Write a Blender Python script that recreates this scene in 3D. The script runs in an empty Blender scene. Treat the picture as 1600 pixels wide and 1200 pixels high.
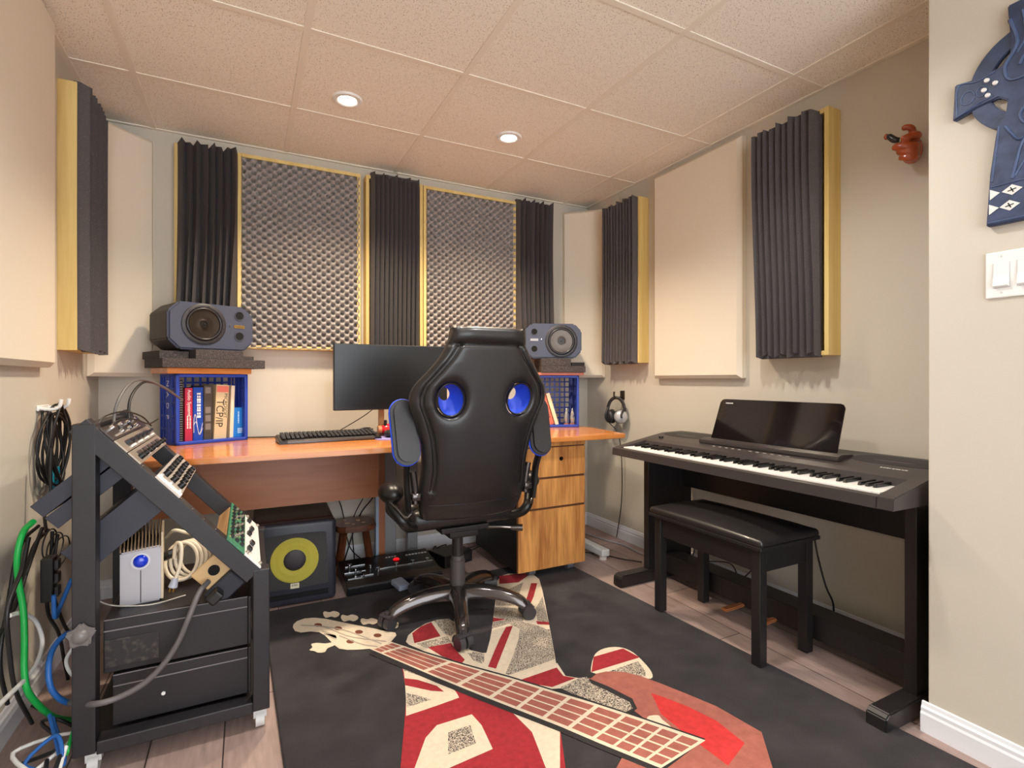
import bpy, bmesh, math, random
from mathutils import Vector as V, Matrix as Mx
random.seed(4)
PI = math.pi
sc = bpy.context.scene
COL = sc.collection

# ------------------------------------------------------------------ camera
HC = 1.063                       # eye height
FPX, V0, YAW = 809.6, 593.3, math.radians(27.1)
cam = bpy.data.cameras.new('camera'); co = bpy.data.objects.new('camera', cam); COL.objects.link(co)
co.location = (0, 0, HC); co.rotation_euler = (PI/2, 0, -YAW)
cam.sensor_width = 36; cam.lens = 36*FPX/1600; cam.shift_y = -(600-V0)/1600; cam.clip_start = .02
sc.camera = co
SY, CY = math.sin(YAW), math.cos(YAW)
def _ray(u, v):
    a = (u-800)/FPX
    return V((a*CY+SY, -a*SY+CY, (V0-v)/FPX))
def on_z(u, v, z=0.0):            # point of a photo pixel on a horizontal plane
    r = _ray(u, v); t = (z-HC)/r.z; return V((r.x*t, r.y*t, z))
def on_x(u, v, x):
    r = _ray(u, v); t = x/r.x; return V((x, r.y*t, HC+r.z*t))
def on_y(u, v, y):
    r = _ray(u, v); t = y/r.y; return V((r.x*t, y, HC+r.z*t))

# ------------------------------------------------------------------ materials
def lin(c):
    c = c/255
    return c/12.92 if c <= .04045 else ((c+.055)/1.055)**2.4
def rgb(r, g, b): return (lin(r), lin(g), lin(b), 1)
MATS = {}
def mat(name, col, rough=.6, metal=0, bump=0, bscale=200, coat=0, var=0, vscale=8, spec=.5, alpha=1, emit=None, estr=0, trans=0):
    if name in MATS: return MATS[name]
    m = bpy.data.materials.new(name); m.use_nodes = True
    nt = m.node_tree; b = nt.nodes['Principled BSDF']
    c = rgb(*col)
    b.inputs['Base Color'].default_value = c
    b.inputs['Roughness'].default_value = rough; b.inputs['Metallic'].default_value = metal
    b.inputs['Specular IOR Level'].default_value = spec
    b.inputs['Coat Weight'].default_value = coat; b.inputs['Coat Roughness'].default_value = .08
    b.inputs['Alpha'].default_value = alpha; b.inputs['Transmission Weight'].default_value = trans
    if emit: b.inputs['Emission Color'].default_value = rgb(*emit); b.inputs['Emission Strength'].default_value = estr
    tc = nt.nodes.new('ShaderNodeTexCoord')
    if bump:
        n = nt.nodes.new('ShaderNodeTexNoise'); n.inputs['Scale'].default_value = bscale; n.inputs['Detail'].default_value = 3
        bp = nt.nodes.new('ShaderNodeBump'); bp.inputs['Strength'].default_value = bump; bp.inputs['Distance'].default_value = .004
        nt.links.new(tc.outputs['Object'], n.inputs['Vector']); nt.links.new(n.outputs['Fac'], bp.inputs['Height'])
        nt.links.new(bp.outputs['Normal'], b.inputs['Normal'])
    if var:
        n = nt.nodes.new('ShaderNodeTexNoise'); n.inputs['Scale'].default_value = vscale; n.inputs['Detail'].default_value = 5
        nt.links.new(tc.outputs['Object'], n.inputs['Vector'])
        r = nt.nodes.new('ShaderNodeValToRGB')
        r.color_ramp.elements[0].position = .3; r.color_ramp.elements[1].position = .7
        r.color_ramp.elements[0].color = tuple(x*(1-var) for x in c[:3])+(1,)
        r.color_ramp.elements[1].color = tuple(min(1, x*(1+var)) for x in c[:3])+(1,)
        nt.links.new(n.outputs['Fac'], r.inputs['Fac']); nt.links.new(r.outputs['Color'], b.inputs['Base Color'])
    MATS[name] = m
    return m
def speck(name, c0, c1, scale, pos=.5, soft=.04, rough=.9, bump=0):
    m = mat(name, c0, rough); nt = m.node_tree; b = nt.nodes['Principled BSDF']
    tc = nt.nodes.new('ShaderNodeTexCoord'); n = nt.nodes.new('ShaderNodeTexNoise')
    n.inputs['Scale'].default_value = scale; n.inputs['Detail'].default_value = 2
    r = nt.nodes.new('ShaderNodeValToRGB'); r.color_ramp.elements[0].position = pos-soft; r.color_ramp.elements[1].position = pos+soft
    r.color_ramp.elements[0].color = rgb(*c0); r.color_ramp.elements[1].color = rgb(*c1)
    nt.links.new(tc.outputs['Object'], n.inputs['Vector']); nt.links.new(n.outputs['Fac'], r.inputs['Fac'])
    nt.links.new(r.outputs['Color'], b.inputs['Base Color'])
    if bump:
        bp = nt.nodes.new('ShaderNodeBump'); bp.inputs['Strength'].default_value = bump; bp.inputs['Distance'].default_value = .004
        nt.links.new(n.outputs['Fac'], bp.inputs['Height']); nt.links.new(bp.outputs['Normal'], b.inputs['Normal'])
    return m
def wood(name, c0, c1, axis='z', scale=18, rough=.35, coat=0, dist=6, stretch=.06, detail=3):
    m = mat(name, c0, rough, coat=coat); nt = m.node_tree; b = nt.nodes['Principled BSDF']
    tc = nt.nodes.new('ShaderNodeTexCoord'); mp = nt.nodes.new('ShaderNodeMapping')
    s = [1, 1, 1]; s['xyz'.index(axis)] = stretch; mp.inputs['Scale'].default_value = s
    w = nt.nodes.new('ShaderNodeTexNoise'); w.inputs['Scale'].default_value = scale; w.inputs['Detail'].default_value = detail
    w.inputs['Distortion'].default_value = dist*.1
    w2 = nt.nodes.new('ShaderNodeTexNoise'); w2.inputs['Scale'].default_value = scale*7; w2.inputs['Detail'].default_value = 2
    mx = nt.nodes.new('ShaderNodeMath'); mx.operation = 'MULTIPLY_ADD'; mx.inputs[1].default_value = .35
    r = nt.nodes.new('ShaderNodeValToRGB'); r.color_ramp.elements[0].position = .5; r.color_ramp.elements[1].position = .85
    r.color_ramp.elements[0].color = rgb(*c1); r.color_ramp.elements[1].color = rgb(*c0)
    nt.links.new(tc.outputs['Object'], mp.inputs['Vector']); nt.links.new(mp.outputs['Vector'], w.inputs['Vector']); nt.links.new(mp.outputs['Vector'], w2.inputs['Vector'])
    nt.links.new(w2.outputs['Fac'], mx.inputs[0]); nt.links.new(w.outputs['Fac'], mx.inputs[2])
    nt.links.new(mx.outputs[0], r.inputs['Fac']); nt.links.new(r.outputs['Color'], b.inputs['Base Color'])
    return m
def planks(name):
    m = mat(name, (120, 98, 90), .45); nt = m.node_tree; b = nt.nodes['Principled BSDF']
    tc = nt.nodes.new('ShaderNodeTexCoord'); mp = nt.nodes.new('ShaderNodeMapping'); mp.inputs['Rotation'].default_value = (0, 0, PI/2)
    mp.inputs['Location'].default_value = (.3, .06, 0)
    br = nt.nodes.new('ShaderNodeTexBrick'); br.offset = .37
    br.inputs['Scale'].default_value = 1; br.inputs['Brick Width'].default_value = 1.2; br.inputs['Row Height'].default_value = .19
    br.inputs['Mortar Size'].default_value = .0022; br.inputs['Color1'].default_value = rgb(176, 150, 140); br.inputs['Color2'].default_value = rgb(148, 128, 122)
    br.inputs['Mortar'].default_value = rgb(70, 58, 55)
    mp2 = nt.nodes.new('ShaderNodeMapping'); mp2.inputs['Scale'].default_value = (14, 2, 1)
    n = nt.nodes.new('ShaderNodeTexNoise'); n.inputs['Scale'].default_value = 5; n.inputs['Detail'].default_value = 6
    mix = nt.nodes.new('ShaderNodeMix'); mix.data_type = 'RGBA'; mix.blend_type = 'OVERLAY'; mix.inputs['Factor'].default_value = .35
    nt.links.new(tc.outputs['Object'], mp.inputs['Vector']); nt.links.new(mp.outputs['Vector'], br.inputs['Vector'])
    nt.links.new(tc.outputs['Object'], mp2.inputs['Vector']); nt.links.new(mp2.outputs['Vector'], n.inputs['Vector'])
    nt.links.new(br.outputs['Color'], mix.inputs[6]); nt.links.new(n.outputs['Fac'], mix.inputs[7]); nt.links.new(mix.outputs[2], b.inputs['Base Color'])
    return m

WALL = mat('wall_paint', (204, 195, 180), .85, bump=.05, bscale=160)
CREAM = mat('cream_fabric', (232, 220, 200), .95, bump=.12, bscale=700)
PINE = wood('pale_pine', (232, 203, 132), (216, 182, 106), 'z', 14, .55)
FOAM = speck('charcoal_foam', (84, 78, 78), (124, 116, 115), 420, .66, .05, .95, .25)
EGG_LIT = speck('downlit_egg_foam', (160, 152, 147), (190, 181, 176), 420, .66, .05, .95, .25)  # same grey foam, its colour lightened for the downlights striking these panels
TILE = speck('ceiling_tile', (170, 150, 126), (246, 238, 224), 240, .36, .06, .95, .05)
TBAR = mat('ceiling_grid_paint', (238, 228, 212), .6)
TRIM = mat('white_trim', (232, 232, 236), .45)
FLOORM = planks('laminate_planks')
ORANGE = wood('orange_veneer', (222, 146, 76), (204, 122, 56), 'x', 8, .22, .25, 4, .12)
ORANGE_D = wood('orange_veneer_panel', (178, 112, 72), (160, 96, 60), 'x', 7, .4, 0, 4, .12)
OAK = wood('oak_veneer', (232, 166, 92), (166, 104, 52), 'z', 16, .4, .1, 9, .07)
BLACKV = mat('black_veneer', (24, 21, 21), .5)
STEELG = mat('grey_steel', (150, 150, 152), .4, .3)
BLUEG = mat('blue_grey_edge', (158, 172, 190), .45, .1)
LEATHER = mat('black_leather', (34, 31, 31), .36, bump=.05, bscale=500, coat=.1)
PLASTIC = mat('black_plastic', (20, 19, 20), .35)
SATIN = mat('black_satin', (38, 35, 36), .45)
PIANOB = mat('piano_body_black', (56, 50, 49), .42, bump=.03, bscale=900)
STANDB = mat('stand_black', (30, 27, 28), .4)
GUN = mat('gunmetal_gloss', (92, 86, 84), .14, .8)
CHROME = mat('chrome', (210, 210, 212), .15, 1)
BLUEM = mat('blue_mesh', (32, 72, 205), .6, bump=.3, bscale=900)
CRATE = mat('blue_crate_plastic', (30, 62, 168), .45)
RACKB = mat('rack_black_paint', (35, 32, 35), .45, bump=.03, bscale=300, var=.12, vscale=20)
RACKS = mat('rack_unit_slate', (46, 47, 58), .5)
WHITEP = mat('white_plastic', (236, 234, 230), .4)
IVORY = mat('ivory_key', (240, 236, 230), .3)
SPK = mat('slate_blue_baffle', (66, 70, 88), .5, bump=.05, bscale=600)
SPKB = mat('speaker_cabinet', (58, 52, 50), .6)
RUBBER = mat('black_rubber', (26, 25, 26), .6)
CONE = mat('smoked_cone', (72, 62, 54), .2, .7)
HOLE = mat('dark_recess', (6, 6, 6), .9)

# ------------------------------------------------------------------ mesh helpers
def box(bm, c, s, r=None, bev=0, seg=2):
    t = bmesh.new(); bmesh.ops.create_cube(t, size=1)
    bmesh.ops.scale(t, vec=V(s), verts=t.verts)
    if bev: bmesh.ops.bevel(t, geom=t.edges[:], offset=bev, segments=seg, affect='EDGES', profile=.5)
    m = Mx.Translation(V(c))
    if r is not None: m = m @ (r if isinstance(r, Mx) else Mx.Rotation(r, 4, 'Z'))
    bmesh.ops.transform(t, matrix=m, verts=t.verts); merge(bm, t)
def b2(bm, x0, x1, y0, y1, z0, z1, bev=0, seg=2):
    box(bm, ((x0+x1)/2, (y0+y1)/2, (z0+z1)/2), (abs(x1-x0), abs(y1-y0), abs(z1-z0)), None, bev, seg)
def merge(bm, t):
    me = bpy.data.meshes.new('tmp'); t.to_mesh(me); t.free(); bm.from_mesh(me); bpy.data.meshes.remove(me)
def frame_of(d):
    d = V(d).normalized(); a = V((0, 0, 1)) if abs(d.z) < .9 else V((1, 0, 0))
    x = a.cross(d).normalized(); y = d.cross(x); return x, y, d
def axes(o, x, y, z):
    return Mx(((x[0], y[0], z[0], o[0]), (x[1], y[1], z[1], o[1]), (x[2], y[2], z[2], o[2]), (0, 0, 0, 1)))
def cyl(bm, a, b, r0, r1=None, n=20, cap=True):
    a, b = V(a), V(b); r1 = r0 if r1 is None else r1; x, y, d = frame_of(b-a)
    A = [bm.verts.new(a+(x*math.cos(t)+y*math.sin(t))*r0) for t in [2*PI*k/n for k in range(n)]]
    B = [bm.verts.new(b+(x*math.cos(t)+y*math.sin(t))*r1) for t in [2*PI*k/n for k in range(n)]]
    for k in range(n): bm.faces.new((A[k], A[(k+1) % n], B[(k+1) % n], B[k]))
    if cap: bm.faces.new(A[::-1]); bm.faces.new(B)
def lathe(bm, prof, o, d, n=32):                    # profile [(radius, along)] round axis d through o
    x, y, z = frame_of(d); o = V(o); rows = []
    for r, h in prof:
        if r < 1e-6: rows.append([bm.verts.new(o+z*h)]*n)
        else: rows.append([bm.verts.new(o+z*h+(x*math.cos(2*PI*k/n)+y*math.sin(2*PI*k/n))*r) for k in range(n)])
    for i in range(len(rows)-1):
        for k in range(n):
            q = [rows[i][k], rows[i][(k+1) % n], rows[i+1][(k+1) % n], rows[i+1][k]]
            u = []
            for p in q:
                if p not in u: u.append(p)
            if len(u) > 2: bm.faces.new(u)
def spline(pts, n=8, closed=False):
    P = [V(p) for p in pts]; out = []; N = len(P)
    rng = N if closed else N-1
    for i in range(rng):
        p0 = P[i-1] if (i or closed) else P[0]*2-P[1]; p1 = P[i]; p2 = P[(i+1) % N]
        p3 = P[(i+2) % N] if (closed or i+2 < N) else P[-1]*2-P[-2]
        for k in range(n):
            t = k/n
            out.append(.5*((2*p1)+(p2-p0)*t+(2*p0-5*p1+4*p2-p3)*t*t+(3*p1-p0-3*p2+p3)*t**3))
    if not closed: out.append(P[-1])
    return out
def tube(bm, pts, r, n=8, smooth=6, closed=False, radii=None, flat=1.0, up=None):
    P = spline(pts, smooth, closed) if smooth else [V(p) for p in pts]
    N = len(P); rings = []; ref = None
    for i, p in enumerate(P):
        d = (P[(i+1) % N]-P[i-1]) if closed else (P[min(i+1, N-1)]-P[max(i-1, 0)])
        if d.length < 1e-9: d = V((0, 0, 1))
        d.normalize()
        if up is not None: x = V(up).cross(d); x = x.normalized() if x.length > 1e-6 else frame_of(d)[0]
        elif ref is None: x = frame_of(d)[0]
        else: x = (ref-d*ref.dot(d)); x = x.normalized() if x.length > 1e-6 else frame_of(d)[0]
        ref = x; y = d.cross(x)
        rr = r
        if radii:
            f = i/(N-1)*(len(radii)-1); a = int(min(f, len(radii)-2)); rr = radii[a]+(radii[a+1]-radii[a])*(f-a)
        rings.append([bm.verts.new(p+x*math.cos(2*PI*k/n)*rr+y*math.sin(2*PI*k/n)*rr*flat) for k in range(n)])
    for i in range(N if closed else N-1):
        A, B = rings[i], rings[(i+1) % N]
        for k in range(n): bm.faces.new((A[k], A[(k+1) % n], B[(k+1) % n], B[k]))
    if not closed: bm.faces.new(rings[0][::-1]); bm.faces.new(rings[-1])
def prism(bm, poly, m, h, bev=0):                   # polygon in xy of matrix m, extruded 0..h along its z
    t = bmesh.new(); vs = [t.verts.new((p[0], p[1], 0)) for p in poly]; f = t.faces.new(vs)
    r = bmesh.ops.extrude_face_region(t, geom=[f]); bmesh.ops.translate(t, vec=(0, 0, h), verts=[g for g in r['geom'] if isinstance(g, bmesh.types.BMVert)])
    bmesh.ops.recalc_face_normals(t, faces=t.faces)
    if bev: bmesh.ops.bevel(t, geom=[e for e in t.edges if len(e.link_faces) == 2 and e.calc_face_angle(0) > .5], offset=bev, segments=2, affect='EDGES')
    bmesh.ops.transform(t, matrix=m, verts=t.verts); merge(bm, t)
def ball(bm, c, s, m=None, sub=3):
    t = bmesh.new(); bmesh.ops.create_icosphere(t, subdivisions=sub, radius=1); bmesh.ops.scale(t, vec=V(s), verts=t.verts)
    mm = Mx.Translation(V(c)) @ (m if m else Mx())
    bmesh.ops.transform(t, matrix=mm, verts=t.verts); merge(bm, t)
def text(bm, s, m, size, depth=.0004, spacing=1, align='CENTER'):
    cu = bpy.data.curves.new('t', 'FONT'); cu.body = s; cu.size = size; cu.extrude = depth; cu.align_x = align; cu.align_y = 'CENTER'; cu.space_character = spacing
    ob_ = bpy.data.objects.new('t', cu); COL.objects.link(ob_)
    dg = bpy.context.evaluated_depsgraph_get(); me = bpy.data.meshes.new_from_object(ob_.evaluated_get(dg))
    me.transform(m); bm.from_mesh(me); bpy.data.objects.remove(ob_); bpy.data.curves.remove(cu); bpy.data.meshes.remove(me)

def worn_print(bm, m, length, h, n):                # a line of print too small to read: uneven short bars
    x = -length/2
    for k in range(n):
        w_ = length/n*(.62+.25*((k*7) % 3)/2); t = bmesh.new(); bmesh.ops.create_cube(t, size=1); bmesh.ops.scale(t, vec=(w_, h*(.8 if k % 2 else 1), .0006), verts=t.verts)
        bmesh.ops.transform(t, matrix=m @ Mx.Translation((x+w_/2, 0, 0)), verts=t.verts); merge(bm, t); x += length/n
ORG = {}
def tag(o, label=None, cat=None, group=None, kind=None):
    if label: o['label'] = label
    if cat: o['category'] = cat
    if group: o['group'] = group
    if kind: o['kind'] = kind
    return o
def thing(name, label, cat, loc=(0, 0, 0), rotz=0, group=None):
    o = bpy.data.objects.new(name, None); COL.objects.link(o); o.empty_display_size = .05
    o.location = loc; o.rotation_euler = (0, 0, rotz); tag(o, label, cat, group)
    ORG[o.name] = Mx.Translation(V(loc)) @ Mx.Rotation(rotz, 4, 'Z')
    return o
def root_of(p):
    while p.parent: p = p.parent
    return p
def ob(name, bm, m, parent=None, w=False, smooth=None, label=None):
    """link one mesh object; w=True: the bmesh is in world coordinates"""
    if w and parent is not None:
        bmesh.ops.transform(bm, matrix=ORG[root_of(parent).name].inverted(), verts=bm.verts)
    bmesh.ops.recalc_face_normals(bm, faces=bm.faces)
    me = bpy.data.meshes.new(name); bm.to_mesh(me); bm.free()
    for x in (m if isinstance(m, (list, tuple)) else [m]): me.materials.append(x)
    if smooth:
        me.polygons.foreach_set('use_smooth', [True]*len(me.polygons)); me.set_sharp_from_angle(angle=math.radians(smooth))
    o = bpy.data.objects.new(name, me); COL.objects.link(o)
    if parent: o.parent = parent
    if label: o['label'] = label
    return o
def solo(name, bm, m, label, cat, group=None, smooth=None, origin=None):
    """a thing that is one mesh; origin moved to its base"""
    if origin is None:
        xs = [v.co for v in bm.verts]
        origin = V(((min(p.x for p in xs)+max(p.x for p in xs))/2, (min(p.y for p in xs)+max(p.y for p in xs))/2, min(p.z for p in xs)))
    bmesh.ops.translate(bm, vec=-V(origin), verts=bm.verts)
    o = ob(name, bm, m, smooth=smooth); o.location = origin; return tag(o, label, cat, group)
def struct(name, bm, m, parent=None, smooth=None):
    o = ob(name, bm, m, parent, smooth=smooth); o['kind'] = 'structure'; return o
N = bmesh.new

# ------------------------------------------------------------------ the room
XL, XR, YB, ZC = -.64, 2.233, 3.145, 2.326
XN, YN, YF = 1.83, .82, -2.0
bm = N(); b2(bm, XL-.1, XR+.1, YF, YB+.1, -.1, 0); struct('floor', bm, FLOORM)
bm = N(); b2(bm, XL-.1, XR+.1, YF, YB+.1, ZC, ZC+.05); ceil = struct('ceiling', bm, TILE)
bm = N()
for k in range(-1, 5):
    x = .194+.61*k
    if x > XL: b2(bm, x-.012, x+.012, YF, YB, ZC-.004, ZC+.001)
for k in range(-1, 9):
    y = 2.607-.61*k
    if y < YB: b2(bm, XL, XR, y-.012, y+.012, ZC-.0035, ZC+.0012)
b2(bm, XL, XL+.02, YF, YB, ZC-.006, ZC); b2(bm, XR-.02, XR, YN, YB, ZC-.006, ZC); b2(bm, XL, XR, YB-.02, YB, ZC-.006, ZC)
struct('ceiling_grid', bm, TBAR, ceil)
bm = N(); b2(bm, XL-.1, XL, YF, YB+.1, 0, ZC); struct('wall_left', bm, WALL)
bm = N(); b2(bm, XL, XR, YB, YB+.1, 0, ZC); struct('wall_back', bm, WALL)
bm = N(); b2(bm, XR, XR+.1, YN, YB+.1, 0, ZC); struct('wall_right', bm, WALL)
bm = N(); b2(bm, XN, XR+.1, YF, YN, 0, ZC, .004); struct('wall_front_right', bm, WALL)
def skirting(name, pts):
    prof = [(0, 0), (.014, 0), (.014, .055), (.011, .062), (.011, .072), (.007, .078), (.005, .088), (0, .09)]
    bm = N(); rows = []
    for (p, nrm) in pts: rows.append([bm.verts.new((p[0]+nrm[0]*a, p[1]+nrm[1]*a, h)) for a, h in prof])
    for A, B in zip(rows, rows[1:]):
        for k in range(len(prof)-1): bm.faces.new((A[k], A[k+1], B[k+1], B[k]))
        for R in (A, B): pass
    bm.faces.new(rows[0]); bm.faces.new(rows[-1][::-1])
    struct(name, bm, TRIM)
skirting('baseboard_right', [((XR, YN+.0), (-1, 0)), ((XR, YB), (-1, 0))])
skirting('baseboard_back', [((XL, YB), (0, -1)), ((XR, YB), (0, -1))])
skirting('baseboard_left', [((XL, YF), (1, 0)), ((XL, YB), (1, 0))])
skirting('baseboard_front_right', [((XN, YF), (-1, 0)), ((XN, YN+.014), (-1, 0))])

# ------------------------------------------------------------------ lights
LENS = mat('lamp_lens', (255, 250, 240), .4, emit=(255, 244, 226), estr=9)
def downlight(x, y, label, watt, col, blend=.7, ang=150, size=.06, fixture=True):
    t = thing('recessed_ceiling_light', label, 'ceiling light', (x, y, ZC), 0, 'recessed ceiling lights')
    bm = N(); lathe(bm, [(.040, -.001), (.040, -.006), (.046, -.010), (.062, -.008), (.066, 0), (.04, 0)], (0, 0, 0), (0, 0, 1), 40); ob('trim_ring', bm, WHITEP, t, smooth=50)
    bm = N(); lathe(bm, [(0, -.012), (.02, -.0115), (.034, -.009), (.041, -.002), (0, -.001)], (0, 0, 0), (0, 0, 1), 40); ob('lens', bm, LENS, t, smooth=50, label='glowing frosted lens')
    l = bpy.data.lights.new('downlight', 'SPOT'); l.energy = watt; l.color = col; l.spot_size = math.radians(ang); l.spot_blend = blend; l.shadow_soft_size = size
    lo = bpy.data.objects.new('downlight_lamp', l); COL.objects.link(lo); lo.location = (x, y, ZC-.03)
WARM = (1, .84, .63); NEUT = (1, .985, .97)
downlight(.403, 2.414, 'lit recessed ceiling light above the desk, second ceiling tile from the left wall', 56, WARM, .75, 128)
downlight(1.213, 2.407, 'lit recessed ceiling light above the office chair, nearer the right wall', 56, WARM, .75, 128)
downlight(.35, .1, 'recessed ceiling light over the front of the rug, left one', 4, NEUT)
downlight(1.2, 1.2, 'added unseen fill light above the piano bench', 32, NEUT)  # extra lamp out of view, added to brighten the right wall
downlight(.40, 1.28, 'added unseen fill light above the equipment rack side of the rug', 24, NEUT)  # its counterpart, also added out of view, lifts the left side
downlight(.35, -1.2, 'recessed ceiling light nearest the open end of the room', 15, NEUT)
w = bpy.data.worlds.new('world'); sc.world = w; w.use_nodes = True
w.node_tree.nodes['Background'].inputs[0].default_value = (.87, .935, 1, 1); w.node_tree.nodes['Background'].inputs[1].default_value = 3.2

# ------------------------------------------------------------------ acoustic panels
def wallframe(side):
    """matrix: local x along the wall (left to right seen from the room), y up, z out of the wall"""
    if side == 'back': return lambda s, z: axes((s, YB, z), (1, 0, 0), (0, 0, 1), (0, -1, 0))
    if side == 'right': return lambda s, z: axes((XR, s, z), (0, -1, 0), (0, 0, 1), (-1, 0, 0))
    return lambda s, z: axes((XL, s, z), (0, 1, 0), (0, 0, 1), (1, 0, 0))
def lbox(bm, m, x0, x1, y0, y1, z0, z1, bev=0):
    t = N(); b2(t, x0, x1, y0, y1, z0, z1, bev); bmesh.ops.transform(t, matrix=m, verts=t.verts); merge(bm, t)
def wood_frame(bm, m, W, H, D, r=.019):
    lbox(bm, m, 0, r, 0, H, 0, D, .0015); lbox(bm, m, W-r, W, 0, H, 0, D, .0015)
    lbox(bm, m, r, W-r, 0, r, 0, D, .0015); lbox(bm, m, r, W-r, H-r, H, 0, D, .0015); lbox(bm, m, r, W-r, r, H-r, 0, .012)
def fins(bm, m, x0, x1, y0, y1, z0, zb, dep, n, jit=0, wave=0):
    P = []; p = (x1-x0)/n; rows = 14
    for i in range(n+1):
        P.append((x0+p*i, zb))
        if i < n: P.append((x0+p*(i+.5)+random.uniform(-jit, jit)*p, zb+dep*(1+random.uniform(-jit, jit))))
    P = [(x0, z0)]+P+[(x1, z0)]
    ph = random.uniform(0, 6); grid = []
    for j in range(rows+1):
        f = j/rows; y = y0+(y1-y0)*f; off = wave*math.sin(f*3.3+ph)
        grid.append([bm.verts.new(m @ V((x+off*(z-z0)/max(dep, .01), y+ (.012*math.sin(x*90+ph)*(j in (0, rows)) if jit else 0), z))) for x, z in P])
    for j in range(rows):
        for k in range(len(P)): 
            q = (k+1) % len(P); bm.faces.new((grid[j][k], grid[j][q], grid[j+1][q], grid[j+1][k]))
    bm.faces.new(grid[0]); bm.faces.new(grid[-1][::-1])
def fin_panel(side, s, z, W, H, D, label, n=9, dep=.05, inset=(.004, .004), jit=.06, wave=.004):
    m = wallframe(side)(s, z)
    t = thing('foam_wedge_panel', label, 'acoustic panel', m @ V((W/2, 0, 0)), 0, 'acoustic wedge foam panels')
    bm = N(); wood_frame(bm, m, W, H, D); ob('wooden_frame', bm, PINE, t, True)
    bm = N(); fins(bm, m, inset[0], W-inset[1], .004, H+.004, D-.012, D+.008, dep, n, jit, wave); ob('wedge_foam', bm, FOAM, t, True)
fin_panel('back', -.325, 1.225, .279, 1.03, .055, 'charcoal wedge foam panel on the back wall above the left loudspeaker', 8, .055, (.012, .0), .22, .012)
fin_panel('back', .616, 1.225, .341, 1.03, .08, 'charcoal wedge foam panel between the two egg-crate panels on the back wall', 11, .035, (.026, .026), .03, .003)
fin_panel('back', 1.609, 1.225, .29, 1.04, .055, 'charcoal wedge foam panel on the back wall above the right loudspeaker', 8, .05, (.0, .006), .15, .008)
fin_panel('right', 2.83, 1.168, .34, 1.03, .078, 'narrow charcoal wedge foam panel on the right wall above the headphones', 11, .03, (.0, .012))
fin_panel('right', 1.66, 1.166, .345, 1.035, .085, 'charcoal wedge foam panel on the right wall above the end of the digital piano', 10, .032, (.004, .034), .05, .008)
fin_panel('left', 2.53, 1.176, .32, 1.03, .06, 'charcoal wedge foam panel on the left wall behind the cream fabric panel', 13, .028, (.002, .002))
def egg_panel(s, W, label):
    z, H, D = 1.228, 1.03, .065; m = wallframe('back')(s, z)
    t = thing('egg_crate_foam_panel', label, 'acoustic panel', m @ V((W/2, 0, 0)), 0, 'egg-crate foam panels')
    bm = N(); wood_frame(bm, m, W, H, D); ob('wooden_frame', bm, PINE, t, True)
    bm = N(); x0, x1, y0, y1 = .021, W-.008, .006, H-.022; p, p2 = .0505, .0425
    nx, ny = int((x1-x0)/p*12), int((y1-y0)/p2*10); G = []
    for j in range(ny+1):
        row = []
        for i in range(nx+1):
            x = x0+(x1-x0)*i/nx; y = y0+(y1-y0)*j/ny
            h = math.cos(2*PI*x/p)*math.cos(2*PI*y/p2)
            h = h**.8 if h > 0 else -2.6*min(1, -h*1.35)**1.3
            row.append(bm.verts.new(m @ V((x, y, D+.001+.015*h))))
        G.append(row)
    for j in range(ny):
        for i in range(nx): bm.faces.new((G[j][i], G[j][i+1], G[j+1][i+1], G[j+1][i]))
    bd = G[0]+[r[-1] for r in G[1:]]+G[-1][-2::-1]+[r[0] for r in G[-2:0:-1]]
    mi = m.inverted(); lo = []
    for v in bd: q = mi @ v.co; lo.append(bm.verts.new(m @ V((q.x, q.y, .013))))
    for k in range(len(bd)): bm.faces.new((bd[k], bd[(k+1) % len(bd)], lo[(k+1) % len(bd)], lo[k]))
    ob('egg_crate_foam', bm, EGG_LIT, t, True, smooth=60)
egg_panel(-.044, .632, 'large egg-crate foam panel on the back wall above the computer keyboard')
egg_panel(.966, .64, 'large egg-crate foam panel on the back wall behind the top of the office chair')
def fabric(bm, m, W, H, D, bev=.018):
    lbox(bm, m, 0, W, 0, H, 0, D-bev, .003)
    a = [(0, 0), (W, 0), (W, H), (0, H)]; b = [(bev, bev), (W-bev, bev), (W-bev, H-bev), (bev, H-bev)]
    A = [bm.verts.new(m @ V((x, y, D-bev-.001))) for x, y in a]; B = [bm.verts.new(m @ V((x, y, D))) for x, y in b]
    for k in range(4): bm.faces.new((A[k], A[(k+1) % 4], B[(k+1) % 4], B[k]))
    bm.faces.new(B); bm.faces.new(A[::-1])
def fabric_panel(m, W, H, D, label):
    bm = N(); fabric(bm, m, W, H, D); solo('fabric_acoustic_panel', bm, CREAM, label, 'acoustic panel', 'cream fabric acoustic panels')
fabric_panel(wallframe('right')(2.40, 1.07), .62, 1.215, .05, 'large cream fabric panel on the right wall above the digital piano')
fabric_panel(wallframe('left')(1.74, 1.105), .61, 1.21, .045, 'cream fabric panel on the left wall nearest the camera')
def trap(x0, y0, x1, y1, label):
    d = V((x1-x0, y1-y0, 0)); W = d.length; d.normalize(); nn = V((d.y, -d.x, 0))
    fabric_panel(axes(V((x0, y0, 1.078))-nn*.03, d, (0, 0, 1), nn), W, 1.18, .03, label)
trap(-.622, 2.915, -.408, 3.128, 'cream fabric bass trap across the left back corner')
trap(2.002, 3.128, 2.216, 2.918, 'cream fabric bass trap across the right back corner')

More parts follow.
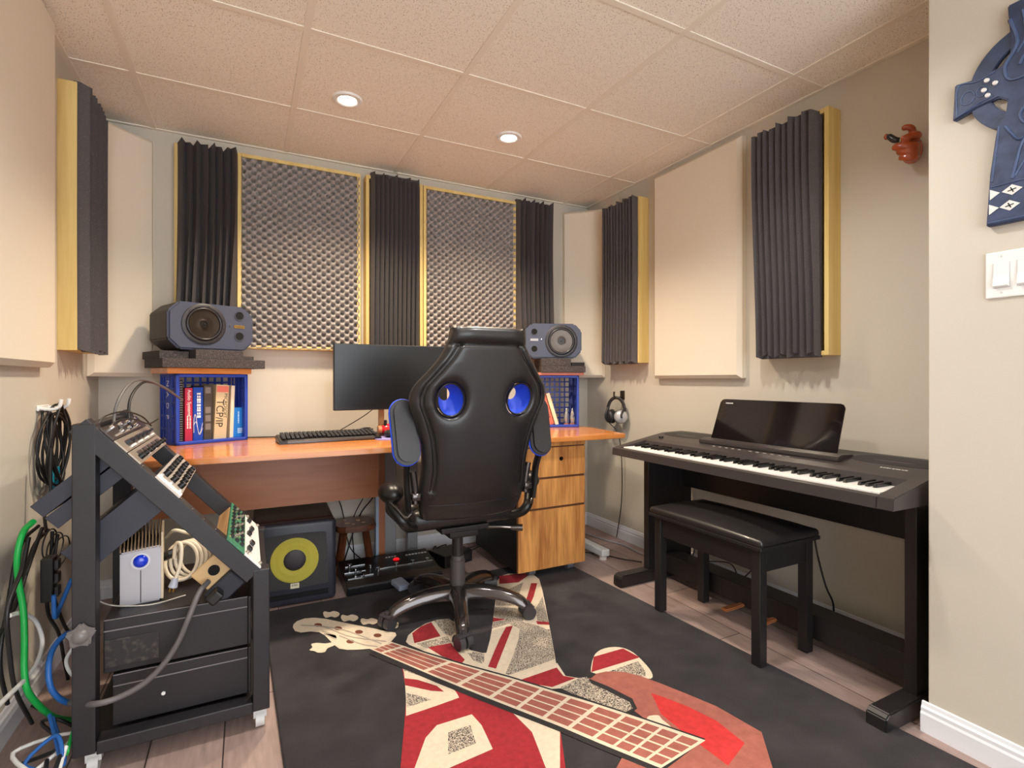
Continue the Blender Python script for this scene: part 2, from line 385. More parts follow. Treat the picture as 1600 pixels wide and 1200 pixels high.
# ------------------------------------------------------------------ desks
def desk(label, poly, legs, panel=None):
    t = thing('desk', label, 'desk', (sum(p[0] for p in poly)/len(poly), sum(p[1] for p in poly)/len(poly), 0))
    bm = N(); prism(bm, poly, Mx.Translation((0, 0, .735)), .025, .003); ob('desktop', bm, ORANGE, t, True)
    if panel:
        bm = N(); b2(bm, *panel); ob('modesty_panel', bm, ORANGE_D, t, True)
    for fn in legs: fn(t)
def cleg(x, y0, y1, wx=.07, m=STEELG):
    def f(t):
        bm = N(); b2(bm, x-wx/2, x+wx/2, y1-.05, y1, .04, .715, .004); b2(bm, x-.028, x+.028, y0, y1, .022, .062, .006); b2(bm, x-.02, x+.02, y0+.1, y1, .712, .735)
        l = ob('leg', bm, m, t, True)
        for y in (y0+.03, y1-.05):
            bm = N(); cyl(bm, (x, y, 0), (x, y, .024), .022); ob('levelling_foot', bm, WHITEP, l, True, smooth=40)
    return f
def slab_leg(t):
    bm = N(); b2(bm, .663, .70, 2.955, 3.04, .0, .735, .002); o = ob('side_panel', bm, ORANGE_D, t, True)
    bm = N(); b2(bm, .646, .664, 2.945, 2.975, .0, .735, .002); ob('edge_strip', bm, BLUEG, o, True)
desk('long orange veneer desk half under the computer keyboard', [(-.45, 2.325), (.808, 2.318), (.808, 3.06), (-.45, 3.06)],
     [cleg(-.40, 2.42, 3.0), slab_leg, cleg(.742, 2.94, 3.05)], (-.38, .63, 2.80, 2.816, .435, .735))
desk('orange veneer desk half under the right loudspeaker, its corner reaching the piano', [(.811, 2.318), (1.894, 2.303), (1.955, 2.69), (1.93, 3.06), (.811, 3.06)],
     [cleg(.875, 2.94, 3.05, .06), cleg(1.88, 2.46, 2.97, .06, mat('pale_grey_leg', (214, 214, 212), .4))])

# crates, boards, foam pads and loudspeakers stand on each end of the desk
AL, PL_ = math.radians(24.2), (-.288, 2.805)
AR, PR_ = math.radians(-21.5), (1.888, 2.748)
def crate(loc, rot, label, x0, W=.322, H=.33, D=.30, side=-1, word=None):
    t = thing('milk_crate', label, 'crate', (loc[0], loc[1], .76), rot, 'blue milk crates on the desk')
    bm = N(); r = .016; x1 = x0+W
    for (a, b, c, d) in ((x0, x0+r, 0, H), (x1-r, x1, 0, H), (x0, x1, 0, r), (x0, x1, H-r, H)): b2(bm, a, b, 0, .03, c, d, .004)
    ob('rim', bm, CRATE, t)
    bm = N(); y = D
    for k in range(10):
        x = x0+.006+(W-.012)*k/9; b2(bm, x-.0045, x+.0045, y-.006, y, .004, H-.004)
        z = .006+(H-.012)*k/9; b2(bm, x0+.004, x1-.004, y-.005, y-.001, z-.0045, z+.0045)
    ob('slotted_base', bm, CRATE, t)
    for xs, nm in ((x0, -1), (x1-.008, 1)):
        bm = N()
        for k in range(6):
            yy = .022+(D-.03)*k/5; b2(bm, xs, xs+.008, yy-.005, yy+.005, .004, H-.004)
        for k in range(6):
            z = .006+(H-.012)*k/5; b2(bm, xs+.001, xs+.007, .015, D-.004, z-.005, z+.005)
        q = D/2; b2(bm, xs+.002, xs+.007, q-.035, q+.035, .004, H-.004)
        for (ya, za, yb, zb) in ((.02, .05, q-.035, .15), (q+.035, .15, D-.01, .05), (.02, .28, q-.035, .17), (q+.035, .17, D-.01, .28), (.02, .15, q-.035, .05), (q+.035, .28, D-.01, .17)):
            tube(bm, [(xs+.004, ya, za), (xs+.004, yb, zb)], .004, 4, 0)
        ob('side_lattice', bm, CRATE, t)
    bm = N()
    for z in (.002, H-.01):
        for k in range(7):
            x = x0+.01+(W-.02)*k/6; b2(bm, x-.007, x+.007, .01, D, z, z+.008)
        for k in range(6):
            yy = .02+(D-.03)*k/5; b2(bm, x0+.004, x1-.004, yy-.006, yy+.006, z+.001, z+.007)
    ob('slatted_wall', bm, CRATE, t)
    if word:
        z = .285
        for ch in word:
            bm = N(); text(bm, ch, axes((x0-.0006, D/2, z), (0, 0, -1), (0, -1, 0), (-1, 0, 0)), .042); z -= .052
            ob('letter', bm, mat('crate_letter_white', (205, 212, 232), .6), t, label='white letter '+ch+' on the side')
    return t
crate(PL_, AL, 'blue plastic milk crate of books under the left loudspeaker', 0, word='NADP', D=.21)
crate(PR_, AR, 'blue plastic milk crate under the right loudspeaker', -.322, D=.275)
def loc2w(P, A, s, y, z=0): return V((P[0]+s*math.cos(A)-y*math.sin(A), P[1]+s*math.sin(A)+y*math.cos(A), z))
def slab(name, P, A, s0, s1, y0, y1, z0, z1, m, label, cat, bev=.002, poly=None):
    t = N()
    if poly: prism(t, poly, Mx.Translation((0, 0, z0)), z1-z0, bev)
    else: b2(t, s0, s1, y0, y1, z0, z1, bev)
    c = loc2w(P, A, (s0+s1)/2, (y0+y1)/2, z0)
    bmesh.ops.translate(t, vec=(-(s0+s1)/2, -(y0+y1)/2, -z0), verts=t.verts)
    o = ob(name, t, m); o.location = c; o.rotation_euler = (0, 0, A); return tag(o, label, cat)
DF = speck('dark_pad_foam', (58, 52, 52), (104, 96, 94), 300, .6, .08, .95, .3)
slab('wooden_board', PL_, AL, -.038, .333, -.012, .205, 1.091, 1.118, ORANGE, 'orange wooden board lying on the left blue crate', 'board')
slab('wooden_board', PR_, AR, -.34, .028, -.012, .275, 1.091, 1.109, wood('red_board', (206, 120, 84), (188, 100, 66), 'x', 9, .4), 'reddish wooden board lying on the right blue crate', 'board')
slab('foam_pad', PL_, AL, -.07, .384, -.05, .185, 1.118, 1.160, DF, 'wide lower grey foam pad on the board under the left loudspeaker', 'foam pad')
slab('foam_pad', PL_, AL, .066, .279, -.045, .22, 1.160, 1.204, DF, 'upper grey foam block directly under the left loudspeaker', 'foam pad')
slab('foam_pad', PL_, AL, -.06, .06, .02, .25, 1.160, 1.195, DF, 'dark foam wedge beside the block under the left loudspeaker, wall side', 'foam pad')
slab('foam_pad', PL_, AL, .285, .365, .03, .185, 1.160, 1.182, DF, 'thin dark foam scrap beside the block under the left loudspeaker, monitor side', 'foam pad')
slab('foam_pad', PR_, AR, -.25, .029, -.05, .26, 1.109, 1.150, DF, 'grey foam pad on the reddish board under the right loudspeaker', 'foam pad')
slab('foam_pad', PR_, AR, -.25, -.064, -.05, .26, 1.150, 1.198, DF, 'upper grey foam block directly under the right loudspeaker', 'foam pad')
slab('foam_pad', PR_, AR, -.058, .025, -.045, .26, 1.150, 1.172, mat('black_foam', (30, 28, 29), .95), 'black foam scrap beside the block under the right loudspeaker', 'foam pad')

def loudspeaker(P, A, s0, s1, z0, drv, R, ports, badge, label, tilt):
    W, H, c = s1-s0, .222, .046
    o = loc2w(P, A, s0, -.0, z0)
    t = thing('studio_loudspeaker', label, 'loudspeaker', o, A, 'pair of studio loudspeakers')
    oct_ = lambda i: [(c+i*.4, i), (W-c-i*.4, i), (W-i, c+i*.4), (W-i, H-c-i*.4), (W-c-i*.4, H-i), (c+i*.4, H-i), (i, H-c-i*.4), (i, c+i*.4)]
    F = axes((0, 0, 0), (1, 0, 0), (0, 0, 1), (0, -1, 0))     # z of F points towards the room
    bm = N(); dl, dr = (.25, .085) if tilt > 0 else (.15, .24); tt = N(); prism(tt, oct_(.002), axes((0, .25, 0), (1, 0, 0), (0, 0, 1), (0, -1, 0)), .225, .004)
    for v in tt.verts:
        if v.co.y > .1: v.co.y -= .25-(dl+(dr-dl)*v.co.x/W)
    merge(bm, tt); ob('cabinet', bm, SPKB, t)
    bm = N(); prism(bm, oct_(0), axes((0, .026, 0), (1, 0, 0), (0, 0, 1), (0, -1, 0)), .026, .009); ob('baffle', bm, SPK, t)
    dx, dz = drv
    bm = N(); lathe(bm, [(R, 0), (R, .004), (R*.95, .007), (R*.84, .007), (R*.82, .004)], (dx, 0, dz), (0, -1, 0), 48); ring = ob('driver_ring', bm, mat('driver_ring_dark', (48, 45, 48), .45), t, smooth=40)
    bm = N()
    for k in range(6):
        a = k*PI/3+.3; cyl(bm, (dx+R*.9*math.cos(a), -.006, dz+R*.9*math.sin(a)), (dx+R*.9*math.cos(a), -.0085, dz+R*.9*math.sin(a)), .0035)
    ob('screw', bm, mat('ring_screw', (70, 66, 66), .4, .6), ring)
    bm = N(); lathe(bm, [(R*.82, .004), (R*.80, .010), (R*.74, .012), (R*.69, .008), (R*.68, .003)], (dx, 0, dz), (0, -1, 0), 48); ob('surround', bm, mat('rubber_surround', (34, 32, 34), .3), ring, smooth=60)
    bm = N(); lathe(bm, [(R*.685, .0035), (R*.45, .001), (R*.22, .0005), (R*.2, .0012)], (dx, 0, dz), (0, -1, 0), 48); ob('cone', bm, CONE, t, smooth=60)
    bm = N(); lathe(bm, [(R*.21, .001), (R*.2, .005), (R*.13, .005), (R*.12, .002), (R*.05, .002), (R*.04, .008), (0, .009)], (dx, 0, dz), (0, -1, 0), 32); ob('tweeter_horn', bm, mat('horn_dark', (40, 34, 30), .3, .4), t, smooth=40)
    for (px_, pz) in ports:
        bm = N(); lathe(bm, [(.024, 0), (.024, .003), (.0195, .003), (.0185, .0005)], (px_, 0, pz), (0, -1, 0), 32); pr = ob('port', bm, mat('port_ring', (64, 66, 78), .4), t, smooth=40)
        bm = N(); lathe(bm, [(.0188, .0006), (0, .0005)], (px_, 0, pz), (0, -1, 0), 32); ob('port_opening', bm, HOLE, pr)
    bx, bz, gold = badge
    bm = N(); box(bm, (bx, -.0012, bz), (.05, .003, .014)); bd = ob('badge', bm, mat('gold_badge', (176, 140, 74), .35, .5) if gold else mat('silver_badge', (168, 164, 166), .35, .3), t, label='gold name badge' if gold else 'silver name badge')
    bm = N(); text(bm, 'TANNOY', axes((bx, -.003, bz), (1, 0, 0), (0, 0, 1), (0, -1, 0)), .0115); ob('lettering', bm, HOLE if gold else mat('badge_print', (120, 116, 120), .5), bd)
    bm = N(); cyl(bm, (bx+(-.045 if tilt > 0 else .045), 0, bz+.004), (bx+(-.045 if tilt > 0 else .045), -.006, bz+.004), .003); ob('indicator_lamp', bm, CHROME, t)
loudspeaker(PL_, AL, -.033, .348, 1.204, (.151, .122), .097, [(.312, .176), (.312, .074)], (.312, .122, True), 'dark blue grey studio loudspeaker on foam at the left end of the desk', 1)
loudspeaker(PR_, AR, -.352, .017, 1.198, (.236, .11), .104, [(.063, .168), (.063, .06)], (.063, .118, False), 'blue grey studio loudspeaker on foam at the right end of the desk', -1)

# books in the left crate
PAPER = mat('paper_block', (226, 214, 190), .8)
def book(P, A, s0, s1, h, dep, y0, cover, label, lean=0, z=.772, words=(), name='book', tc=(240, 236, 230)):
    W = s1-s0; o = loc2w(P, A, s0, y0, z)
    t = thing(name, label, 'book', o, A)
    R = Mx.Rotation(lean, 4, 'Y')
    bm = N(); b2(bm, .002, W-.002, .003, dep-.004, .003, h-.003); bmesh.ops.transform(bm, matrix=R, verts=bm.verts); ob('pages', bm, PAPER, t)
    bm = N(); b2(bm, 0, W, 0, .003, 0, h, .001); b2(bm, 0, .002, 0, dep, 0, h); b2(bm, W-.002, W, 0, dep, 0, h); bmesh.ops.transform(bm, matrix=R, verts=bm.verts); ob('cover', bm, cover, t)
    if words:
        bm = N()
        for (txt, fx, fz, sz) in words:
            mm = R @ axes((W*fx, -.0004, h*fz), (0, 0, -1), (1, 0, 0), (0, -1, 0))
            if isinstance(txt, str): text(bm, txt, mm, sz, .0003)
            else: worn_print(bm, mm, txt, sz, 9)
        ob('lettering', bm, mat('ink_%d_%d_%d' % tc, tc, .6), t)
    return t, R, W
B = lambda *a, **k: book(PL_, AL, *a, **k)
# spiral notebook
o = loc2w(PL_, AL, .018, .025, .772); t = thing('spiral_notebook', 'black spiral-bound notebook at the crate wall beside the red book', 'notebook', o, AL)
bm = N(); b2(bm, 0, .022, .008, .17, 0, .29, .001); ob('cover', bm, SATIN, t)
bm = N()
for k in range(26): 
    z = .008+k*.0108; tube(bm, [(.001, .012, z), (.003, .001, z+.001), (.011, -.003, z+.002), (.019, .001, z+.001), (.021, .012, z)], .0018, 5, 3)
ob('wire_binding', bm, mat('dark_wire', (150, 142, 134), .3, .6), t)
B(.047, .079, .252, .16, .03, mat('crimson_cover', (184, 38, 72), .4), 'red book titled Audio Systems in the left crate', words=[('Audio Systems', .56, .72, .021), (.06, .68, .36, .006), (.06, .34, .36, .006)])
t_, R_, W_ = B(.081, .124, .255, .16, .028, mat('royal_blue_cover', (20, 66, 164), .35), 'blue paperback beside the red book in the left crate', words=[(.12, .66, .66, .008), (.12, .46, .66, .007)])
bm = N(); tube(bm, [(W_*.05, -.001, .04), (W_*.06, -.001, .10), (W_*.22, -.001, .125), (W_*.5, -.001, .045), (W_*.7, -.001, .04), (W_*.95, -.001, .085)], .0012, 5, 5); tube(bm, [(W_*.02, -.001, .075), (W_*.3, -.001, .09), (W_*.6, -.001, .03), (W_*.95, -.001, .06)], .0011, 5, 5); ob('printed_curve', bm, MATS['ink_240_236_230'], t_)
t_, R_, W_ = B(.128, .165, .262, .16, .03, mat('charcoal_cover', (70, 62, 56), .4), 'charcoal book with grey spine windows beside the tan TCP/IP book')
bm = N()
for z0 in (.225, .05, .09, .13):
    b2(bm, W_*.18, W_*.82, -.0006, .0002, z0, z0+.03)
ob('spine_window', bm, mat('grey_print', (120, 112, 106), .5), t_)
t_, R_, W_ = B(.168, .226, .268, .16, .022, mat('tan_cover', (204, 182, 146), .45), 'thick tan TCP/IP book leaning in the left crate', lean=math.radians(3.0), words=[('TCP/IP', .34, .48, .047), ('MICROSOFT', .78, .62, .022)], tc=(50, 36, 26))
bm = N(); b2(bm, W_*.05, W_*.98, -.0006, .0002, .232, .262); bmesh.ops.transform(bm, matrix=R_, verts=bm.verts); ob('spine_band', bm, mat('salmon_band', (214, 112, 96), .5), t_)
B(.245, .262, .262, .16, .03, mat('cream_cover', (226, 210, 186), .5), 'thin cream book between the tan book and the small blue box', lean=math.radians(2.0))
o = loc2w(PL_, AL, .264, .035, .772); t = thing('blue_box', 'small bright blue carton at the right side of the left crate', 'box', o, AL)
bm = N(); b2(bm, 0, .052, 0, .16, 0, .15, .001); ob('carton', bm, mat('azure_card', (28, 120, 204), .45), t)
bm = N(); worn_print(bm, axes((.026, -.0006, .1), (0, 0, -1), (1, 0, 0), (0, -1, 0)), .06, .006, 8); 
for a in range(3):
    for b_ in range(3): b2(bm, .022+a*.008, .028+a*.008, -.0008, 0, .022+b_*.009, .029+b_*.009)
ob('printed_emblem', bm, mat('pale_blue_ink', (190, 220, 244), .5), t)
# things in the right crate
BR = lambda *a, **k: book(PR_, AR, *a, **k)
BR(-.185, -.155, .215, .15, .03, mat('orange_red_cover', (222, 104, 72), .45), 'orange red paperback leaning in the right crate', lean=math.radians(-17), words=[(.13, .5, .5, .006)], tc=(120, 40, 24))
BR(-.148, -.125, .21, .15, .03, mat('cream_spine', (238, 214, 172), .5), 'cream paperback leaning on the orange red one', lean=math.radians(-17))
BR(-.235, -.215, .18, .15, .03, mat('white_spine', (224, 216, 206), .5), 'white booklet upright behind the chair shoulder in the right crate')
for k, (s, lb) in enumerate(((-.07, 'silver leaf-shaped ornament next to the cream paperback'), (-.032, 'silver leaf-shaped ornament next to the crate wall'))):
    t = thing('silver_ornament', lb+' in the right crate', 'ornament', loc2w(PR_, AR, s, .06, .772), AR, 'silver ornaments in the right crate')
    bm = N(); lathe(bm, [(.004, 0), (.013, .012), (.017, .04), (.012, .075), (.004, .1), (0, .108)], (0, 0, 0), (0, 0, 1), 7); ob('leaf_body', bm, mat('silver_foil', (206, 204, 200), .25, .8), t)
    bm = N(); cyl(bm, (0, 0, 0), (0, 0, .006), .018); ob('base', bm, mat('copper_base', (190, 110, 70), .4), t)

# ------------------------------------------------------------------ monitor, keyboard and small desk things
t = thing('computer_monitor', 'black widescreen computer monitor standing on the desk behind the chair', 'monitor', (.71, 2.83, .76))
bm = N(); b2(bm, -.31, .31, -.025, .012, .142, .492, .004); ob('bezel', bm, PLASTIC, t)
bm = N(); b2(bm, -.304, .304, -.0262, -.024, .16, .487); ob('screen', bm, mat('dark_screen', (17, 18, 20), .3, bump=.02, bscale=60), t)
bm = N(); b2(bm, -.2, .2, .01, .04, .2, .44, .01); ob('rear_housing', bm, SATIN, t)
bm = N(); b2(bm, -.065, -.035, .03, .06, .0, .3, .006); ob('stand_neck', bm, mat('tan_neck', (190, 140, 90), .35), t)
bm = N(); lathe(bm, [(0, 0), (.1, 0), (.1, .008), (.03, .016), (0, .016)], (-.05, .045, 0), (0, 0, 1), 40); ob('stand_base', bm, PLASTIC, t, smooth=40)
bm = N(); text(bm, 'LG', axes((.0, -.0256, .151), (1, 0, 0), (0, 0, 1), (0, -1, 0)), .013); ob('lettering', bm, WHITEP, t)
t = thing('computer_keyboard', 'black computer keyboard on the orange desk', 'keyboard', (.37, 2.74, .76), math.radians(2.5))
bm = N(); prism(bm, [(-.095, 0), (.1, 0), (.1, .03), (.06, .032), (-.07, .017), (-.095, .012)], axes((-.24, 0, 0), (0, 1, 0), (0, 0, 1), (1, 0, 0)), .48, .004); ob('base', bm, PLASTIC, t)
bm = N(); prism(bm, [(-.097, .004), (-.068, .012), (-.068, .019), (-.097, .0135)], axes((-.205, 0, 0), (0, 1, 0), (0, 0, 1), (1, 0, 0)), .41, .002); ob('palm_strip', bm, mat('dark_silver_strip', (96, 92, 92), .3, .5), t)
bm = N()
for j in range(6):
    for i in range(22):
        if j == 0 and 4 < i < 10: continue
        x = -.222+i*.0205; y = -.052+j*.021; box(bm, (x+.006, y, .0265+.0125*(j/5)), (.0165, .0165, .009), None, .002)
ob('keycaps', bm, mat('keycap_black', (36, 33, 32), .4), t)
RED = mat('red_translucent', (214, 36, 44), .15, coat=.6)
t = thing('guitar_pedal_gadget', 'glossy red rounded gadget with black knobs on the desk under the monitor', 'gadget', (.76, 2.83, .76))
bm = N(); tube(bm, [(-.12, 0, .032), (-.06, 0, .032), (.06, 0, .032), (.12, 0, .032)], .03, 20, 4, radii=[.016, .03, .034, .034, .03, .016]); ob('shell', bm, RED, t, smooth=60)
bm = N(); tube(bm, [(-.128, 0, .03), (-.11, 0, .03)], .024, 16, 0); ob('end_cap', bm, mat('tan_cap', (196, 120, 80), .3), t)
for x in (-.09, -.06, -.03, .04, .075, .105):
    bm = N(); cyl(bm, (x, -.01, .05), (x, -.01, .084), .009, .008, 14); ob('knob', bm, PLASTIC, t, smooth=40)
bm = N(); b2(bm, -.1, .1, -.036, -.03, .026, .05, .002); ob('front_panel', bm, mat('bright_red_panel', (240, 60, 60), .3), t)
bm = N(); prism(bm, spline([(-.06, -.08, 0), (.1, -.09, 0), (.16, 0, 0), (.1, .07, 0), (-.05, .07, 0), (-.08, 0, 0)], 5, True), Mx.Translation((.66, 2.68, .76)), .004)
solo('mouse_pad', bm, mat('lavender_pad', (150, 140, 196), .8), 'lavender mouse pad beside the computer keyboard', 'mouse pad')
bm = N(); ball(bm, (.665, 2.70, .783), (.028, .05, .02)); solo('computer_mouse', bm, SATIN, 'dark computer mouse on the lavender pad', 'mouse', smooth=60)
def cable(name, pts, r, m, label, cat='cable', n=7, smooth=6, group=None):
    bm = N(); tube(bm, pts, r, n, smooth); return solo(name, bm, m, label, cat, group, smooth=60)
BLK = mat('black_cable', (22, 21, 23), .45); GRY = mat('grey_cable', (96, 92, 92), .45)
cable('audio_cable', [(.60, 2.87, .80), (.56, 2.84, .803), (.50, 2.83, .79), (.43, 2.86, .765), (.2, 2.96, .764), (-.02, 3.02, .764)], .003, BLK, 'black cable running behind the computer keyboard from the red gadget')
cable('audio_cable', [(.61, 2.85, .795), (.56, 2.82, .80), (.50, 2.80, .787)], .003, BLK, 'short black cable loop between keyboard and red gadget')
cable('power_cable', [(.62, 2.9, .90), (.58, 2.95, .86), (.50, 3.02, .80), (.44, 3.04, .764)], .0025, BLK, 'thin black cable hanging from the monitor to the desk')

# ------------------------------------------------------------------ drawer pedestal
t = thing('drawer_pedestal', 'oak veneer drawer pedestal on casters under the right desk half', 'drawer unit', (1.47, 2.66, 0))
X0, X1, YFp = 1.258, 1.678, 2.385
bm = N(); b2(bm, X0, X1, YFp+.02, 2.95, .05, .73, .002); ob('carcass', bm, BLACKV, t, True)
bm = N(); b2(bm, X0+.002, X1-.002, YFp-.005, YFp+.02, .705, .727, .002); ob('finger_rail', bm, OAK, t, True)
for (z0, z1) in ((.052, .368), (.38, .53), (.542, .698)):
    bm = N(); b2(bm, X0, X1, YFp, YFp+.021, z0, z1, .0015); d = ob('drawer', bm, OAK, t, True)
    bm = N(); b2(bm, X0+.004, X1-.004, YFp+.004, YFp+.02, z1, z1+.011); ob('finger_pull', bm, mat('brown_pull', (92, 58, 36), .4), d, True)
    if z0 > .5:
        bm = N(); cyl(bm, (1.52, YFp, .635), (1.52, YFp-.004, .635), .011); ob('lock', bm, mat('lock_dark', (30, 26, 24), .3, .6), d, True, smooth=40)
for (x, y) in ((1.36, 2.44), (1.60, 2.43), (1.36, 2.88), (1.60, 2.88)):
    bm = N(); zf = .012 if y < 2.6 else 0
    cyl(bm, (x-.02, y, .021+zf), (x+.02, y, .021+zf), .021); b2(bm, x-.01, x+.01, y-.01, y+.01, .025, .05); ob('caster', bm, mat('grey_caster', (92, 92, 100), .5), t, True, smooth=40)

# ------------------------------------------------------------------ subwoofer, stool, pedalboard and floor bits
t = thing('subwoofer', 'black subwoofer with yellow cone on the floor under the desk', 'subwoofer', (.208, 2.84, 0), math.radians(-2))
bm = N(); box(bm, (0, .02, .2), (.365, .36, .385), None, .02, 3); ob('cabinet', bm, mat('sub_cabinet', (34, 31, 33), .4), t, smooth=40)
bm = N(); box(bm, (0, -.175, .197), (.372, .06, .39), None, .022, 4); ob('front_baffle', bm, mat('sub_front', (44, 44, 54), .4, bump=.03, bscale=500), t, smooth=40)
bm = N(); prism(bm, spline([(-.125, .085, 0), (.125, .085, 0), (.15, .11, 0), (.14, .3, 0), (.115, .335, 0), (-.115, .335, 0), (-.14, .3, 0), (-.15, .11, 0)], 3, True), axes((0, -.2045, 0), (1, 0, 0), (0, 0, 1), (0, -1, 0)), .003, .001); ob('grille_panel', bm, speck('grille_weave', (38, 36, 38), (62, 58, 58), 500, .5, .1, .7), t)
CZ = .215
bm = N(); lathe(bm, [(.105, .003), (.105, .0055), (.096, .007), (.086, .004), (.076, .0065), (.066, .0045), (.05, .0035), (.048, .0035)], (0, -.2045, CZ), (0, -1, 0), 48); ob('cone', bm, mat('yellow_cone', (178, 166, 52), .55, bump=.3, bscale=500), t, smooth=60)
bm = N(); lathe(bm, [(.049, .0035), (.046, .007), (.03, .012), (0, .014)], (0, -.2045, CZ), (0, -1, 0), 40); ob('dust_cap', bm, mat('dust_cap_dark', (52, 46, 50), .5, bump=.3, bscale=500), t, smooth=60)
bm = N(); b2(bm, -.019, .019, -.2095, -.207, .083, .107); bd = ob('badge', bm, mat('ivory_badge', (226, 214, 186), .4), t)
bm = N(); text(bm, 'KRK', axes((0, -.2097, .097), (1, 0, 0), (0, 0, 1), (0, -1, 0)), .015); ob('lettering', bm, HOLE, bd)
bm = N(); b2(bm, -.15, .15, -.208, -.203, .035, .06, .002); ob('port_slot', bm, HOLE, t)
bm = N()
for x in (-.14, .14):
    for y in (-.14, .15): cyl(bm, (x, y, 0), (x, y, .012), .02)
ob('rubber_foot', bm, RUBBER, t)

WAL = wood('dark_walnut', (118, 68, 40), (84, 44, 26), 'x', 12, .3, .3)
t = thing('wooden_stool', 'small dark wooden stool under the desk beside the subwoofer', 'stool', (.54, 3.0, 0), math.radians(-6))
bm = N(); prism(bm, spline([(-.092, -.09, 0), (.095, -.09, 0), (.092, .09, 0), (-.092, .09, 0)], 4, True), Mx.Translation((0, 0, .232)), .032, .006); st = ob('seat', bm, WAL, t)
for (x, y, r) in ((-.04, -.02, .018), (.02, .03, .016), (.045, -.03, .015), (-.01, -.05, .012), (-.05, .05, .012)):
    bm = N(); prism(bm, [(x+r*(1 if k % 2 else .55)*math.cos(k*PI/4), y+r*(1 if k % 2 else .55)*math.sin(k*PI/4)) for k in range(8)], Mx.Translation((0, 0, .264)), .0012)
    ob('inlay', bm, mat('pale_inlay', (214, 186, 150), .5), st, label='pale inlaid flower')
for sx in (-1, 1):
    for sy in (-1, 1):
        bm = N(); a = V((sx*.055, sy*.055, .24)); b = V((sx*.088, sy*.088, 0)); tube(bm, [a, b], .016, 4, 0); ob('leg', bm, WAL, t)

t = thing('effects_pedalboard', 'long black multi-effects pedalboard on the floor under the desk', 'pedalboard', (.68, 2.772, 0), math.radians(0))
prof = [(-.155, 0), (.14, 0), (.14, .085), (-.10, .06), (-.155, .045)]
bm = N(); prism(bm, prof, axes((-.245, 0, 0), (0, 1, 0), (0, 0, 1), (1, 0, 0)), .49, .004); ob('body', bm, mat('pedalboard_black', (16, 15, 18), .3), t)
zt = lambda y: .06+(y+.10)*.025/.24+.001
bm = N()
for (x0, x1, y) in ((-.235, -.13, -.02), (-.20, -.10, -.075), (-.08, .23, -.03), (-.22, -.12, .05), (-.23, -.16, -.09)):
    b2(bm, x0, x1, y-.003, y+.003, zt(y)-.001, zt(y)+.003)
b2(bm, -.24, .24, -.157, -.154, .036, .042)
ob('metal_trim', bm, CHROME, t)
for (x, y) in ((-.18, -.02), (-.15, -.075), (-.07, -.05), (.03, -.03), (.12, -.03), (.2, -.03), (-.2, .04), (-.1, .0)):
    bm = N(); z = zt(y); cyl(bm, (x, y, z), (x, y, z+.012), .007); cyl(bm, (x, y, z+.012), (x, y, z+.018), .010); ob('footswitch', bm, CHROME, t, smooth=40)
bm = N(); lathe(bm, [(.0, .008), (.014, .006), (.018, 0)], (.05, .05, zt(.05)), (0, 0, 1), 20); ob('display_lamp', bm, mat('red_lamp', (190, 20, 30), .3, emit=(220, 20, 30), estr=.6), t, smooth=60)
for k in range(11):
    bm = N()
    if k < 7: b2(bm, .11+k*.018, .122+k*.018, .075, .085, zt(.08), zt(.08)+.004)
    else: b2(bm, (k-7)*.016, .01+(k-7)*.016, .085, .092, zt(.09), zt(.09)+.003)
    ob('button', bm, mat('light_button', (206, 200, 196), .4), t)
bm = N(); box(bm, (0, 0, .02), (.06, .09, .028), Mx.Rotation(.25, 4, 'Z') @ Mx.Rotation(.12, 4, 'X'), .006); o = solo('foot_switch_block', bm, mat('blue_grey_block', (150, 162, 182), .5), 'small blue grey block on the rug in front of the pedalboard', 'foot switch'); o.location = (.69, 2.585, .013)
t = thing('power_adapter_box', 'flat black box with cables on the floor behind the pedalboard', 'electronics box', (1.06, 2.86, 0), .3)
bm = N(); box(bm, (0, 0, .035), (.2, .16, .07), None, .006); ob('case', bm, mat('box_black', (22, 20, 22), .45), t)
bm = N(); b2(bm, -.08, .08, -.082, -.079, .02, .05); ob('front_panel', bm, mat('box_panel', (48, 44, 46), .3), t)
random.seed(11)
for k, (cx, cy) in enumerate(((.93, 2.98), (1.02, 3.0), (1.12, 2.95), (1.2, 2.9), (1.0, 2.9))):
    pts = [(cx+random.uniform(-.09, .09), cy+random.uniform(-.07, .07), .006+abs(random.gauss(0, .03))) for _ in range(9)]
    zz = ['nearest the grey desk leg', 'behind the flat black box', 'behind the chair column', 'beside the drawer pedestal', 'in front of the flat black box'][k]
    cable('floor_cable', pts, .0035, BLK, 'tangled black cable on the floor '+zz)
cable('hanging_cable', [(.36, 2.95, .73), (.40, 2.96, .5), (.48, 3.08, .34), (.53, 3.118, .1), (.60, 3.118, .006)], .003, BLK, 'black cable hanging from the desk to behind the stool, left one')
cable('hanging_cable', [(.62, 2.9, .6), (.60, 3.0, .42), (.55, 3.11, .24), (.56, 3.118, .006)], .003, BLK, 'black cable hanging from the desk to behind the stool, middle one')
cable('hanging_cable', [(.64, 2.86, .5), (.63, 2.95, .40), (.585, 3.11, .26), (.5, 3.115, .006)], .004, BLK, 'thick black cable hanging from the desk beside the grey leg')
cable('hanging_cable', [(.18, 2.9, .6), (.2, 2.95, .45), (.23, 3.05, .42), (.25, 3.08, .2)], .003, BLK, 'black cable dropping behind the subwoofer')
cable('hanging_cable', [(.30, 2.9, .6), (.28, 2.95, .45), (.25, 3.06, .42), (.23, 3.09, .2)], .003, BLK, 'black cable crossing behind the subwoofer')
